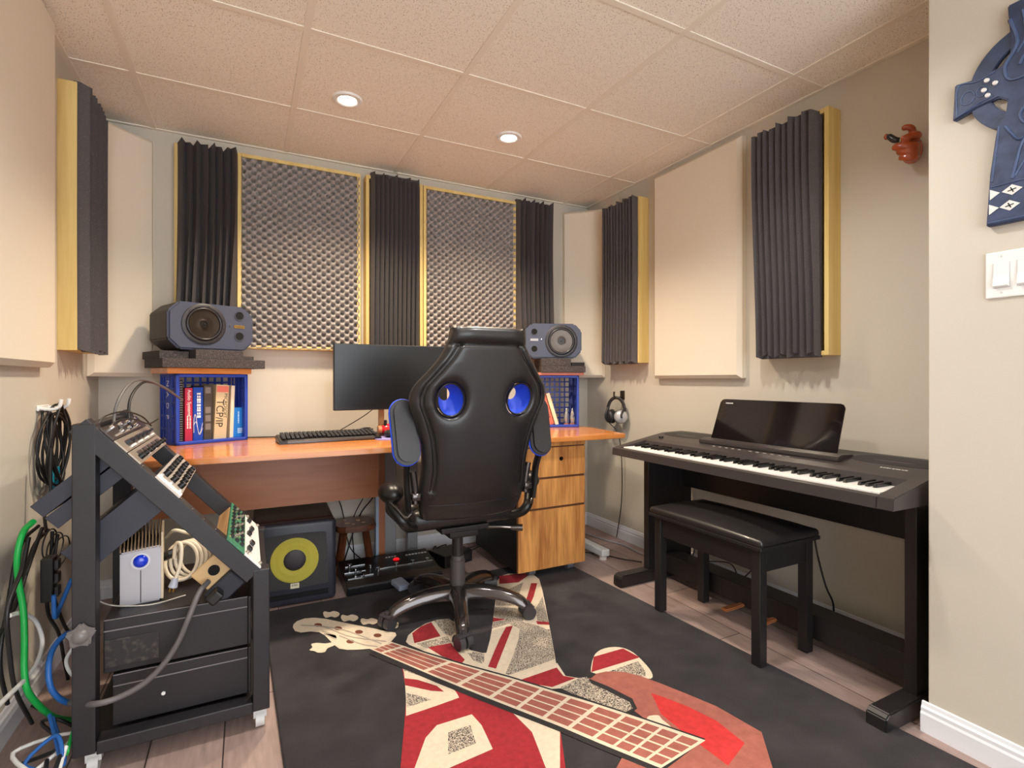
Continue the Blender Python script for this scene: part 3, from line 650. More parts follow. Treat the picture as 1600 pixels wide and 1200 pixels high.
cable('mains_cable', [on_z(905, 830, .005), on_z(940, 842, .005), on_z(975, 852, .005), on_z(1010, 868, .005), on_z(1060, 875, .005)], .005, mat('pale_grey_cord', (170, 170, 174), .5), 'pale grey cord along the floor by the right baseboard')
cable('floor_cable', [on_z(900, 862, .004), on_z(940, 866, .004), on_z(970, 873, .004), on_z(1003, 878, .004)], .003, BLK, 'thin black cord on the floor past the silver desk foot')

# ------------------------------------------------------------------ rug with a woven bass guitar
ZR = .012
RUGM = [mat('rug_charcoal', (52, 48, 50), .95, bump=.8, bscale=420, var=.35, vscale=7), mat('rug_cream', (228, 210, 184), .95, bump=.6, bscale=420, var=.06, vscale=60),
        mat('rug_red', (164, 38, 46), .95, bump=.6, bscale=420, var=.15, vscale=60), speck('rug_speckle', (70, 62, 58), (214, 198, 176), 330, .5, .03, .95, .5),
        mat('rug_pink_brown', (168, 98, 84), .95, bump=.6, bscale=420, var=.12, vscale=40), mat('rug_outline', (44, 40, 40), .95, bump=.5, bscale=420),
        mat('rug_brown', (120, 66, 44), .95, bump=.5, bscale=420), mat('rug_bright_red', (206, 52, 50), .95, bump=.6, bscale=420, var=.12, vscale=50)]
CH, CR, RD, SP, PK, OU, BN, BRT = range(8)
bm = N(); prism(bm, [(.066, 2.60), (1.628, 2.60), (1.80, .2), (.12, .2)][::-1], Mx.Translation((0, 0, .0005)), ZR-.0005, .003)
lay = [0]
def patch(pts, mi, k=None, smooth=0, closed=True):
    lay[0] += 1; z = ZR+.0002+.00006*lay[0]
    P = [on_z(u, v, ZR) for u, v in pts]
    if smooth: P = spline(P, smooth, True)
    # wander the edge a little, as tufts do
    vs = [bm.verts.new((p.x, p.y, z)) for p in P]
    f = bm.faces.new(vs); f.material_index = mi; f.normal_update()
    if f.normal.z < 0: f.normal_flip()
A = lambda L: [(380+x/3.3333, 780+y/3.3333) for x, y in L]           # two magnified readings of the woven design
Bq = lambda L: [(420+x/2.2857, 900+y/2.2857) for x, y in L]
Z8 = lambda L: [(700+x/4, 760+y/4) for x, y in L]
# upper body of the guitar: union flag
patch(Z8([(300, 600), (330, 560), (380, 545), (520, 540), (570, 580), (590, 650), (605, 720), (620, 800), (635, 880), (650, 960), (664, 1040), (680, 1130), (700, 1165), (730, 1190), (690, 1215), (560, 1215), (400, 1200), (280, 1165), (180, 1130), (120, 1100), (60, 1060), (20, 1010), (110, 1010), (180, 1045), (240, 1040), (262, 960), (275, 890), (282, 830), (290, 760), (300, 690)]), CR)
patch(Bq([(490, 235), (498, 212), (525, 190), (560, 170), (600, 157), (640, 153), (665, 165), (668, 190), (690, 240), (720, 265), (770, 277), (790, 335), (700, 322), (600, 290), (540, 262), (500, 245)]), CR, smooth=0)
patch(Z8([(320, 560), (440, 545), (520, 545), (440, 600), (320, 610)]), RD)
patch(Z8([(300, 680), (470, 600), (440, 690), (415, 745), (300, 745)]), SP)
patch(Z8([(520, 605), (558, 605), (535, 690), (500, 770), (455, 800), (475, 740), (495, 690)]), RD)
patch(Z8([(590, 690), (628, 850), (560, 840), (545, 770)]), SP)
patch(Z8([(290, 755), (420, 760), (470, 780), (470, 850), (560, 870), (610, 890), (560, 895), (450, 890), (380, 860), (275, 890), (283, 850), (360, 835), (285, 815)]), SP)
patch(Z8([(283, 820), (358, 832), (280, 848)]), RD)
patch(Z8([(550, 842), (628, 848), (633, 866), (560, 862)]), RD)
patch(Z8([(450, 885), (560, 890), (636, 895), (652, 980), (668, 1080), (560, 1120), (470, 1150), (380, 1180), (360, 1172), (410, 1050), (440, 960)]), SP)
patch(Z8([(362, 880), (405, 872), (375, 950), (335, 1050), (300, 1140), (250, 1128), (290, 1030), (325, 950)]), RD)
patch(Z8([(470, 1200), (560, 1165), (690, 1130), (705, 1170), (740, 1195), (700, 1225), (560, 1230)]), RD)
patch(Z8([(120, 1040), (210, 1055), (215, 1110), (160, 1090)]), SP)
# upper horn details
patch(Bq([(512, 205), (545, 180), (580, 165), (613, 215), (520, 241)]), RD)
patch(Bq([(590, 160), (645, 154), (665, 170), (668, 200), (650, 215), (625, 205)]), SP)
patch(Bq([(528, 243), (640, 216), (650, 236), (565, 258)]), SP)
patch(Bq([(568, 256), (650, 240), (672, 270), (700, 300), (690, 312), (620, 288)]), RD)
patch(Bq([(725, 270), (770, 280), (768, 310), (735, 300)]), SP)
# bottom edge of the upper body next to the neck
patch(Bq([(860, 362), (1030, 312), (1060, 358), (1108, 366), (1090, 400), (1000, 405), (930, 390)]), CR)
patch(Bq([(900, 372), (1028, 328), (1052, 358), (1096, 366), (1012, 398), (950, 388)]), RD)
patch(Bq([(1040, 400), (1110, 365), (1150, 360), (1205, 400), (1290, 445), (1308, 475), (1270, 488), (1170, 452), (1080, 420)]), SP)
# lower horn
patch(Bq([(1150, 345), (1160, 290), (1185, 265), (1225, 255), (1265, 258), (1302, 275), (1340, 310), (1367, 345), (1365, 368), (1310, 362), (1240, 350), (1170, 358)]), CR, smooth=3)
patch(Bq([(1160, 290), (1265, 260), (1325, 292), (1152, 345)]), RD)
patch(Bq([(1215, 342), (1318, 306), (1345, 340), (1345, 362), (1290, 352)]), SP)
# lower body
patch(Bq([(475, 325), (560, 365), (640, 398), (740, 430), (840, 470), (940, 505), (1040, 540), (1060, 690), (470, 690), (484, 530), (490, 450), (488, 400), (480, 350)]), RD)
patch(Bq([(478, 328), (560, 362), (540, 362), (482, 345)]), SP)
patch(Bq([(482, 340), (560, 365), (650, 396), (668, 415), (680, 436), (600, 465), (490, 502), (490, 440), (486, 380)]), CR)
patch(Bq([(485, 367), (530, 372), (600, 394), (626, 415), (580, 412), (487, 392)]), RD)
patch(Bq([(492, 420), (540, 430), (580, 443), (492, 472)]), SP)
patch(Bq([(600, 535), (725, 496), (760, 535), (800, 620), (640, 690), (520, 690), (560, 580)]), CR)
patch(Bq([(868, 488), (902, 492), (960, 520), (1040, 545), (1040, 690), (990, 690), (940, 560)]), CR)
patch(Bq([(640, 560), (720, 535), (740, 600), (640, 640)]), SP)
# body wood and scratch plate at the near end
patch(Bq([(1142, 368), (1165, 352), (1205, 343), (1270, 345), (1330, 360), (1400, 386), (1500, 426), (1600, 468), (1760, 560), (1800, 690), (1240, 690), (1330, 530), (1360, 525), (1306, 485), (1310, 470), (1295, 445), (1210, 402)]), PK)
patch(Bq([(1142, 368), (1150, 385), (1205, 410), (1288, 452), (1300, 475), (1270, 490), (1290, 494), (1316, 476), (1298, 440), (1212, 396)]), OU)
patch(Bq([(1365, 420), (1410, 435), (1500, 470), (1600, 520), (1700, 600), (1640, 680), (1480, 560), (1400, 495), (1385, 460)]), BRT)
patch(Bq([(1350, 508), (1390, 500), (1405, 515), (1440, 545), (1470, 600), (1430, 620), (1380, 555)]), CR, smooth=3)
patch(Bq([(1150, 345), (1170, 352), (1150, 368), (1135, 366)]), OU)
# neck: dark outline, brown fingerboard, cream strings and frets
nu = Bq([(437, 237), (560, 278), (700, 321), (860, 365), (1000, 408), (1150, 453), (1310, 505), (1420, 542), (1560, 590)])
nl = Bq([(360, 262), (460, 305), (600, 365), (760, 430), (900, 485), (1040, 540), (1180, 600), (1290, 645), (1400, 690)])
patch([(u, v-2.5) for u, v in nu]+[(u-1, v+8) for u, v in nl[::-1]], OU)
patch([(u, v) for u, v in nu]+[(u, v) for u, v in nl[::-1]], CR)
NU = spline([on_z(u, v, ZR) for u, v in nu], 8); NL = spline([on_z(u, v, ZR) for u, v in nl], 8)
def at(L, f):
    f = max(0, min(.9999, f))*(len(L)-1); i = int(f); return L[i]+(L[i+1]-L[i])*(f-i)
fr = [0]; d_ = .105
fr = [0.004]
while fr[-1] < .98: fr.append(fr[-1]+d_); d_ *= .955
fr[1] = .07
fr = [0.004, .05]+[x for x in fr[1:] if x > .08]
lay[0] += 1
for a, b in zip(fr, fr[1:]):
    for j in range(4):
        lo, hi = .06+j*.22+.02, .06+(j+1)*.22-.02
        g = .006
        q = [at(NU, a+g).lerp(at(NL, a+g), lo), at(NU, b-g).lerp(at(NL, b-g), lo), at(NU, b-g).lerp(at(NL, b-g), hi), at(NU, a+g).lerp(at(NL, a+g), hi)]
        f = bm.faces.new([bm.verts.new((p.x, p.y, ZR+.0002+.00006*lay[0])) for p in q]); f.material_index = PK; f.normal_update()
        if f.normal.z < 0: f.normal_flip()
# headstock and tuners
patch(A([(258, 670), (262, 655), (280, 638), (320, 624), (370, 620), (430, 626), (520, 645), (600, 661), (680, 676), (740, 690), (792, 698), (798, 712), (785, 728), (770, 745), (735, 765), (690, 783), (660, 782), (600, 787), (540, 788), (500, 782), (478, 765), (452, 740), (425, 712), (395, 696), (350, 692), (300, 698), (270, 690)]), CR)
for (cx, cy, w, h) in ((458, 603, 42, 16), (553, 622, 44, 17), (655, 640, 44, 16), (785, 658, 24, 18)):
    patch(A([(cx-w, cy-h*.4), (cx-w*.8, cy-h), (cx-w*.2, cy-h*.7), (cx+w*.3, cy-h*1.1), (cx+w*.95, cy-h*.6), (cx+w, cy+h*.3), (cx+w*.5, cy+h), (cx, cy+h*.7), (cx-w*.6, cy+h*1.1), (cx-w*.9, cy+h*.5)]), CR, smooth=3)
patch(A([(345, 790), (360, 775), (355, 758), (385, 752), (430, 755), (470, 748), (480, 762), (440, 780), (425, 800), (390, 803), (370, 795)]), CR, smooth=3)
for (cx, cy) in ((390, 659), (494, 676), (603, 695), (700, 713), (558, 745)):
    patch(A([(cx+21*math.cos(t), cy+10*math.sin(t)) for t in [2*PI*k/14 for k in range(14)]]), BN)
RUGM.append(mat('rug_grey_line', (176, 162, 146), .95)); GL = 8
for L in ([(300, 660), (420, 670), (560, 720), (745, 745)], [(410, 665), (540, 690), (690, 745), (720, 758)], [(410, 690), (480, 715), (480, 730), (420, 705)], [(500, 715), (620, 760), (700, 772)]):
    S = spline([(x, y, 0) for x, y in L], 6); patch(A([(p.x, p.y-3) for p in S]+[(p.x, p.y+3) for p in S[::-1]]), GL)
rug = ob('area_rug', bm, RUGM); tag(rug, 'charcoal rug with a woven bass guitar in red, cream and speckled grey', 'rug')

# ------------------------------------------------------------------ office chair
CHX, CHY = .845, 2.19
t = thing('office_chair', 'black leather racing-style office chair with blue trim, on the rug with its back turned', 'office chair', (CHX, CHY, .0))
def curve_mesh(loops, extrude, bevel=0, res=3):
    cu = bpy.data.curves.new('c', 'CURVE'); cu.dimensions = '2D'; cu.fill_mode = 'BOTH'; cu.extrude = extrude; cu.bevel_depth = bevel; cu.bevel_resolution = res; cu.offset = -bevel
    for L in loops:
        s = cu.splines.new('POLY'); s.points.add(len(L)-1); s.use_cyclic_u = True
        for p, q in zip(s.points, L): p.co = (q[0], q[1], 0, 1)
    return cu
HW = [(.487, .185), (.497, .214), (.53, .230), (.58, .238), (.63, .240), (.70, .234), (.76, .238), (.83, .25), (.90, .272), (.96, .298), (1.0, .302), (1.04, .288), (1.09, .245), (1.15, .198), (1.20, .170), (1.235, .160), (1.256, .154), (1.266, .140)]
def outline(inset=0):
    R_ = [(w-inset, z+(inset if z < .6 else (-inset if z > 1.2 else 0))) for z, w in HW]
    pts = [(x, z, 0) for x, z in R_]+[(-x, z, 0) for x, z in R_[::-1]]
    return [(p.x, p.y) for p in spline(pts, 4, True)]
def oval(cx, cz, rx, rz, n=28, rot=0):
    return [(cx+rx*math.cos(a)*math.cos(rot)-rz*math.sin(a)*math.sin(rot), cz+rx*math.cos(a)*math.sin(rot)+rz*math.sin(a)*math.cos(rot)) for a in [2*PI*k/n for k in range(n)]]
HOLES = [(-.148, .985, .054, .064, .25), (.148, .985, .054, .064, -.25)]
def back_y(z): return -.235-.185*(z-.535)+.05*max(0, (.75-z))**2*8
cu = curve_mesh([outline()]+[oval(h[0], h[1], h[2]*1.04, h[3]*1.04, 28, h[4]) for h in HOLES], .020, .020, 3)
cobj = bpy.data.objects.new('c', cu); COL.objects.link(cobj)
dg = bpy.context.evaluated_depsgraph_get(); me = bpy.data.meshes.new_from_object(cobj.evaluated_get(dg)); bpy.data.objects.remove(cobj)
tmp = bpy.data.objects.new('c', me); COL.objects.link(tmp)
md = tmp.modifiers.new('r', 'REMESH'); md.mode = 'VOXEL'; md.voxel_size = .0065
sm = tmp.modifiers.new('s', 'SMOOTH'); sm.iterations = 6; sm.factor = .5
dg = bpy.context.evaluated_depsgraph_get(); me2 = bpy.data.meshes.new_from_object(tmp.evaluated_get(dg)); bpy.data.objects.remove(tmp)
bm = N(); bm.from_mesh(me2)
def hw(z):
    for (a, wa), (b, wb) in zip(HW, HW[1:]):
        if a <= z <= b: return wa+(wb-wa)*(z-a)/(b-a)
    return HW[0][1] if z < HW[0][0] else HW[-1][1]
def shape_pt(x, z, y):                    # y: 0 rear skin .. thickness towards the sitter
    w = hw(z); e = min(1, max(0, 1-abs(x)/w)); 
    bulge = .016*math.sin(min(1, e*2.2)*PI/2)*math.sin(min(1, max(0, (z-.53)/.1))*PI/2)
    groove = -.012*math.exp(-((w-abs(x)-.045)/.010)**2) if .62 < z < 1.2 else 0
    roll = .007*math.exp(-((z-1.232)/.02)**2)-.010*math.exp(-((z-1.198)/.008)**2)
    rear = 1 if y < .05 else 0
    hd = min(((x-h[0])/h[2])**2+((z-h[1])/h[3])**2 for h in HOLES)
    dent = .010*math.exp(-max(0, hd-1)*1.5)
    curl = .04*(abs(x)/w)**3*min(1, max(.15, (1.15-z)/.15)); x *= 1-.9*max(0, y)        # side bolsters wrap forward
    return V((x, back_y(z)+y+curl-rear*(bulge+groove*1+roll-dent), z))
for v in bm.verts: v.co = shape_pt(v.co.x, v.co.y, .04+v.co.z)
ob('backrest', bm, LEATHER, t, smooth=70)
def skin(x, z, lift=.001): p = shape_pt(x, z, 0); p.y -= lift; return p
bm = N()
for s in (-1, 1):
    for off in (.038, .052):
        tube(bm, [skin(s*(hw(z)-off), z, .0015) for z in [.60+k*.0245 for k in range(25)]], .0022, 6, 2)
for z0 in (1.199,):
    tube(bm, [skin(x, z0, .0005) for x in [-.125+.25*k/12 for k in range(13)]], .0022, 6, 2)
tube(bm, [skin(x, .56, .001) for x in [-.2+.4*k/12 for k in range(13)]], .0018, 6, 2)
ob('stitching', bm, mat('seam_black', (14, 13, 14), .5), t, smooth=60)
for s, h in zip((-1, 1), HOLES):
    bm = N(); rows = []
    for d in (.0, .012, .03, .05, .066):
        k = 1.04-.62*(d/.066)**1.3; rows.append([bm.verts.new(V((x, back_y(z)+d+.010, z))) for x, z in oval(h[0]-.004*d/.066, h[1]+.022*d/.066, h[2]*k*.97, h[3]*k*.97, 32, h[4])])
    for P, Q in zip(rows, rows[1:]):
        for i in range(32): bm.faces.new((P[i], P[(i+1) % 32], Q[(i+1) % 32], Q[i]))
    o = ob('vent_lining', bm, BLUEM, t, smooth=60, label='blue mesh lining of the backrest opening')
    bm = N(); tube(bm, [V((x, back_y(z)+.004, z)) for x, z in oval(h[0], h[1], h[2]*1.0, h[3]*1.0, 32, h[4])], .0035, 6, 0, True); ob('vent_rim', bm, LEATHER, o, smooth=60)
bm = N(); box(bm, (0, .11, .468), (.48, .42, .09), None, .035, 4); ob('seat', bm, LEATHER, t, smooth=50)
bm = N()
for s in (-1, 1): box(bm, (s*.225, .12, .475), (.07, .36, .12), None, .03, 4)
ob('seat_bolster', bm, LEATHER, t, smooth=50)
bm = N(); b2(bm, -.11, .11, -.10, .16, .405, .428, .004); b2(bm, -.07, .07, -.09, .11, .375, .41, .01); ob('tilt_mechanism', bm, PLASTIC, t)
bm = N(); tube(bm, [(.07, -.02, .395), (.16, -.06, .395), (.235, -.09, .39)], .007, 8, 4); cyl(bm, (.225, -.085, .39), (.275, -.105, .388), .012, .016, 10); ob('height_lever', bm, GUN, t, smooth=40)
bm = N(); cyl(bm, (0, 0, .12), (0, 0, .255), .035, .033, 28); cyl(bm, (0, 0, .25), (0, 0, .275), .030, .028, 28); ob('column_sleeve', bm, mat('sleeve_grey', (78, 74, 74), .4), t, smooth=40)
bm = N(); cyl(bm, (0, 0, .25), (0, 0, .395), .025, .025, 24); ob('gas_lift', bm, mat('gas_lift_grey', (44, 41, 41), .35, .2), t, smooth=40)
bm = N(); lathe(bm, [(.03, .075), (.052, .08), (.055, .12), (.045, .138), (.036, .14)], (0, 0, 0), (0, 0, 1), 30)
for k in range(5):
    a = math.radians(181+72*k); d = V((math.cos(a), math.sin(a), 0)); u = V((-d.y, d.x, 0))
    prof = [(.02, .112, .046, .036), (.09, .120, .038, .030), (.17, .117, .032, .026), (.25, .100, .029, .024), (.298, .078, .026, .024), (.324, .056, .02, .016)]
    rows = []
    S = spline([(p[0], p[1], 0) for p in prof], 4); S2 = spline([(p[2], p[3], 0) for p in prof], 4)
    for p, q in zip(S, S2):
        c = d*p.x+V((0, 0, p.y)); wd, ht = q.x, q.y
        rows.append([bm.verts.new(c+u*(wd*x)+V((0, 0, ht*z))) for x, z in ((-1, -.8), (-.95, .2), (-.55, .85), (0, 1), (.55, .85), (.95, .2), (1, -.8))])
    for P, Q in zip(rows, rows[1:]):
        for i in range(7): bm.faces.new((P[i], P[(i+1) % 7], Q[(i+1) % 7], Q[i]))
    bm.faces.new(rows[0]); bm.faces.new(rows[-1][::-1])
ob('star_base', bm, GUN, t, smooth=45)
for k in range(5):
    a = math.radians(181+72*k); c = V((math.cos(a)*.318, math.sin(a)*.318, ZR+.026)); u = V((-math.sin(a), math.cos(a), 0)); u = Mx.Rotation(.5, 3, 'Z') @ u
    bm = N(); c = c+V((0, 0, .003)); cyl(bm, c-u*.029, c-u*.005, .029, .029, 24); cyl(bm, c+u*.005, c+u*.029, .029, .029, 24); cyl(bm, c-u*.02, c+u*.02, .010); cyl(bm, c+V((0, 0, .01)), c+V((0, 0, .045)), .010)
    fw = V((-u.y, u.x, 0)); HP = [(.034*math.cos(q), .034*math.sin(q)) for q in [-.15+PI*.75*k_/8 for k_ in range(9)]]+[(.0305*math.cos(q), .0305*math.sin(q)) for q in [-.15+PI*.75*k_/8 for k_ in range(8, -1, -1)]]
    prism(bm, HP, axes(c-u*.031, fw, (0, 0, 1), u), .062)
    cs = ob('caster', bm, mat('caster_dark', (58, 55, 58), .35), t, smooth=40)
# flip-up armrests
def armrest(s):
    lo, hi = V((s*.295, -.245, .735)), V((s*.305, -.185, .985))
    ax = (hi-lo).normalized(); xx = V((1, 0, 0)); nn = xx.cross(ax).normalized(); 
    if nn.y > 0: nn = -nn
    xx = ax.cross(nn).normalized()
    def pill(w, L, n=10):
        P = []
        for k in range(n+1): a = -PI/2+PI*k/n; P.append((w*math.cos(a-0)*0+w*math.sin(a), L-w+w*math.cos(a)))
        for k in range(n+1): a = PI/2+PI*k/n; P.append((w*math.sin(a), w+w*math.cos(a)))
        return P
    L = (hi-lo).length
    bm = N(); prism(bm, pill(.051, L), axes(lo-nn*.016, xx, ax, nn), .034, .012); bmesh.ops.recalc_face_normals(bm, faces=bm.faces)
    pad = ob('armrest_pad', bm, mat('pad_leather', (44, 42, 43), .4), t, smooth=50)
    P = [lo+xx*x+ax*y for x, y in pill(.052, L)]
    bm = N(); tube(bm, [p-nn*.006 for p in P], .0042, 8, 0, True); ob('blue_piping', bm, BLUEM, pad, smooth=50)
    x = s*.29
    bm = N(); tube(bm, [lo+ax*.02-nn*.015, V((x, -.20, .68)), V((x*.98, -.195, .60)), V((x*.96, -.19, .545))], .022, 10, 6, flat=.5); ob('arm_post', bm, PLASTIC, t, smooth=50)
    bm = N(); tube(bm, [V((x*.9, -.185, .70)), V((x*.86, -.18, .62)), V((x*.86, -.18, .57))], .014, 10, 6); b2(bm, min(x*.8, x*.93), max(x*.8, x*.93), -.21, -.17, .585, .615, .006); ob('hinge_bracket', bm, GUN, t, smooth=50)
    bm = N(); ball(bm, (x*1.10, -.07, .60), (.05, .075, .044)); tube(bm, [V((x*1.12, -.06, .59)), V((x*1.08, -.1, .54)), V((x*.98, -.13, .49)), V((x*.85, -.1, .455)), V((x*.5, 0, .43))], .022, 10, 6); ob('arm_bracket', bm, PLASTIC, t, smooth=60)
    bm = N(); tube(bm, [V((x*1.16, -.115, .575)), V((x*1.08, -.14, .55)), V((x*.98, -.165, .515)), V((x*.9, -.17, .53))], .006, 8, 6); ob('bracket_edge', bm, GUN, t, smooth=60)
armrest(-1); armrest(1)

# ------------------------------------------------------------------ digital piano on its stand, bench
PY0, PY1 = .85, 2.175
t = thing('digital_piano', 'black digital piano along the right wall', 'digital piano', (1.95, 1.51, .655))
prof = [(1.70, .672), (2.19, .665), (2.19, .775), (2.05, .772), (1.93, .752), (1.885, .742), (1.875, .705), (1.735, .700), (1.725, .712), (1.703, .708)]
bm = N(); prism(bm, prof, axes((0, PY0+.045, 0), (1, 0, 0), (0, 0, 1), (0, 1, 0)), PY1-PY0-.09)
full = [(1.70, .672), (2.19, .665), (2.19, .775), (2.05, .772), (1.93, .752), (1.84, .735), (1.725, .714), (1.703, .708)]
prism(bm, full, axes((0, PY0, 0), (1, 0, 0), (0, 0, 1), (0, 1, 0)), .0505, .002); prism(bm, full, axes((0, PY1-.0505, 0), (1, 0, 0), (0, 0, 1), (0, 1, 0)), .0505, .002)
ob('body', bm, PIANOB, t, True)
k0, k1 = PY0+.053, PY1-.053; kw = (k1-k0)/52
bm = N()
for i in range(52):
    y = k1-(i+.5)*kw; b2(bm, 1.733, 1.884, y-kw/2+.0004, y+kw/2-.0004, .700, .7165, .0012)
ob('white_keys', bm, IVORY, t, True)
bm = N()
for i in range(51):
    if (i % 7) in (0, 2, 3, 5, 6):          # A# C# D# F# G# from low A
        y = k1-(i+1)*kw
        prism(bm, [(0, 0), (.006, .0125), (.092, .0125), (.092, 0)], axes((1.79, y-.0055, .7155), (1, 0, 0), (0, 0, 1), (0, 1, 0)), .011, .0012)
ob('black_keys', bm, mat('ebony_key', (16, 15, 16), .25), t, True)
sl = V((2.05-1.93, 0, .02)).normalized(); un = V((-sl.z, 0, sl.x))
def top_pt(x, y, h=0): 
    z = .752+(x-1.93)*.02/.12 if x < 2.05 else .772+(x-2.05)*.003/.14
    return V((x, y, z+h))
for yc in (2.0, 1.02):
    bm = N(); L = spline([(2.02, yc-.13, 0), (2.09, yc-.14, 0), (2.145, yc-.11, 0), (2.155, yc, 0), (2.145, yc+.11, 0), (2.09, yc+.14, 0), (2.02, yc+.13, 0), (2.005, yc, 0)], 5, True)
    f = [bm.verts.new(top_pt(p.x, p.y, .0012)) for p in L]; c0 = bm.verts.new(top_pt(2.08, yc, .003))
    g = [bm.verts.new(top_pt(p.x, p.y, -.001)) for p in L]
    for i in range(len(f)): bm.faces.new((f[i], f[(i+1) % len(f)], c0)); bm.faces.new((g[i], g[(i+1) % len(f)], f[(i+1) % len(f)], f[i]))
    ob('speaker_grille', bm, speck('piano_grille', (30, 27, 28), (44, 41, 41), 900, .5, .1, .6), t, True)
for k in range(11):
    bm = N(); y = 1.72-k*.035-(.02 if k > 4 else 0); p = top_pt(1.925+.0, y); box(bm, p+V((.012, 0, .002)), (.007, .014, .004), None, .001); ob('button', bm, mat('button_light', (150, 142, 136), .4), t, True)
bm = N(); worn_print(bm, axes(top_pt(1.965, .98, .0008), (0, -1, 0), tuple(sl), tuple(un)), .085, .008, 9); ob('lettering', bm, mat('print_white', (206, 202, 198), .5), t, True)
bm = N(); cyl(bm, top_pt(1.95, 2.08, .0), top_pt(1.95, 2.08, .01), .012); ob('volume_knob', bm, PLASTIC, t, True, smooth=40)
# music rest
bm = N(); prism(bm, [(0, 0), (.10, 0), (.10, .02), (.03, .024), (0, .016)], axes((1.955, 1.16, .758), (1, 0, 0), (0, 0, 1), (0, 1, 0)), .67, .003); mr = ob('music_rest_ledge', bm, PIANOB, t, True)
lean = math.radians(12); bx, bz = 2.0, .782
bm = N(); prism(bm, [(1.19, 0), (1.79, 0), (1.765, .175), (1.755, .188), (1.74, .192), (1.20, .192), (1.188, .188), (1.18, .175)], axes((bx, 0, bz), (0, 1, 0), (math.sin(lean), 0, math.cos(lean)), (-math.cos(lean), 0, math.sin(lean))), .005, .001)
ob('music_rest', bm, mat('smoked_gloss', (22, 15, 16), .06, spec=.9, coat=.4), mr, True)
bm = N(); worn_print(bm, axes((bx-.006+math.sin(lean)*.172, 1.71, bz+.170), (0, -1, 0), (math.sin(lean), 0, math.cos(lean)), (-math.cos(lean), 0, math.sin(lean))), .042, .006, 7); ob('lettering', bm, MATS['print_white'], mr, True)
# stand
t = thing('piano_stand', 'black wooden stand with long foot beam carrying the digital piano', 'piano stand', (1.98, 1.51, 0))
for (y0, y1) in ((2.105, 2.14), (.875, .91)):
    bm = N(); b2(bm, 1.885, 2.195, y0, y1, .06, .665, .002); ob('side_panel', bm, STANDB, t, True)
    bm = N(); prism(bm, [(1.69, .004), (2.20, .004), (2.20, .062), (1.71, .062), (1.692, .05)], axes((0, y0-.012, 0), (1, 0, 0), (0, 0, 1), (0, 1, 0)), .06, .004); ob('foot', bm, STANDB, t, True)
bm = N(); b2(bm, 2.14, 2.165, .91, 2.105, .48, .665, .001); ob('back_panel', bm, STANDB, t, True)
bm = N(); b2(bm, 1.98, 2.09, .91, 2.105, .046, .138, .003); ob('foot_beam', bm, STANDB, t, True)
TANP = mat('brass_brown_pedal', (176, 112, 70), .35, .2)
for (y, lb) in ((1.60, None), (1.44, None)):
    bm = N(); prism(bm, [(0, .015), (.045, .018), (.13, .012), (.13, -.012), (.045, -.018), (0, -.015)], axes((1.86, y, .048), (1, 0, 0), (0, 1, 0), (0, 0, 1)), .012, .004); ob('pedal', bm, TANP, t, True)
# bench
t = thing('piano_bench', 'black piano bench with padded seat in front of the digital piano', 'bench', (1.815, 1.54, 0))
hx, hy = .135, .255
for sx in (-1, 1):
    for sy in (-1, 1):
        bm = N(); z0 = ZR if sx < 0 else 0; b2(bm, sx*hx-.019, sx*hx+.019, sy*hy-.019, sy*hy+.019, z0+.001, .44, .002); ob('leg', bm, STANDB, t)
bm = N()
for s in (-1, 1): b2(bm, -hx, hx, s*hy-.012, s*hy+.012, .355, .445); b2(bm, s*hx-.012, s*hx+.012, -hy, hy, .355, .445)
ob('apron', bm, STANDB, t)
bm = N(); b2(bm, -.172, .172, -.292, .292, .442, .456, .002); ob('seat_board', bm, STANDB, t)
bm = N(); tt = N(); b2(tt, -.172, .172, -.292, .292, .452, .482, .013, 4); bmesh.ops.subdivide_edges(tt, edges=tt.edges[:], cuts=4, use_grid_fill=True)
for v in tt.verts:
    if v.co.z > .466: v.co.z += .030*(1-abs(v.co.x/.172)**2.2)*(1-abs(v.co.y/.292)**3)
merge(bm, tt); ob('cushion', bm, LEATHER, t, smooth=60)
cable('mains_cable', [on_y(1272, 838, 1.25)+V((.0, 0, 0)), on_x(1278, 870, 2.15), on_x(1290, 915, 2.17), on_x(1301, 940, 2.19), on_x(1303, 960, 2.20)], .004, BLK, 'black cord hanging behind the piano bench to the floor beam')
cable('pedal_cable', [on_x(1063, 850, 2.2), on_x(1085, 855, 2.2), on_x(1082, 875, 2.19), on_x(1105, 877, 2.15), on_x(1140, 880, 2.12), on_x(1153, 900, 2.08)], .003, BLK, 'black cable curling on the foot beam behind the bench')
cable('pedal_cable', [on_x(1188, 875, 2.1), on_x(1165, 900, 2.1), on_x(1150, 905, 2.1), on_x(1105, 880, 2.18)], .003, BLK, 'black cable lying along the foot beam near the pedals')

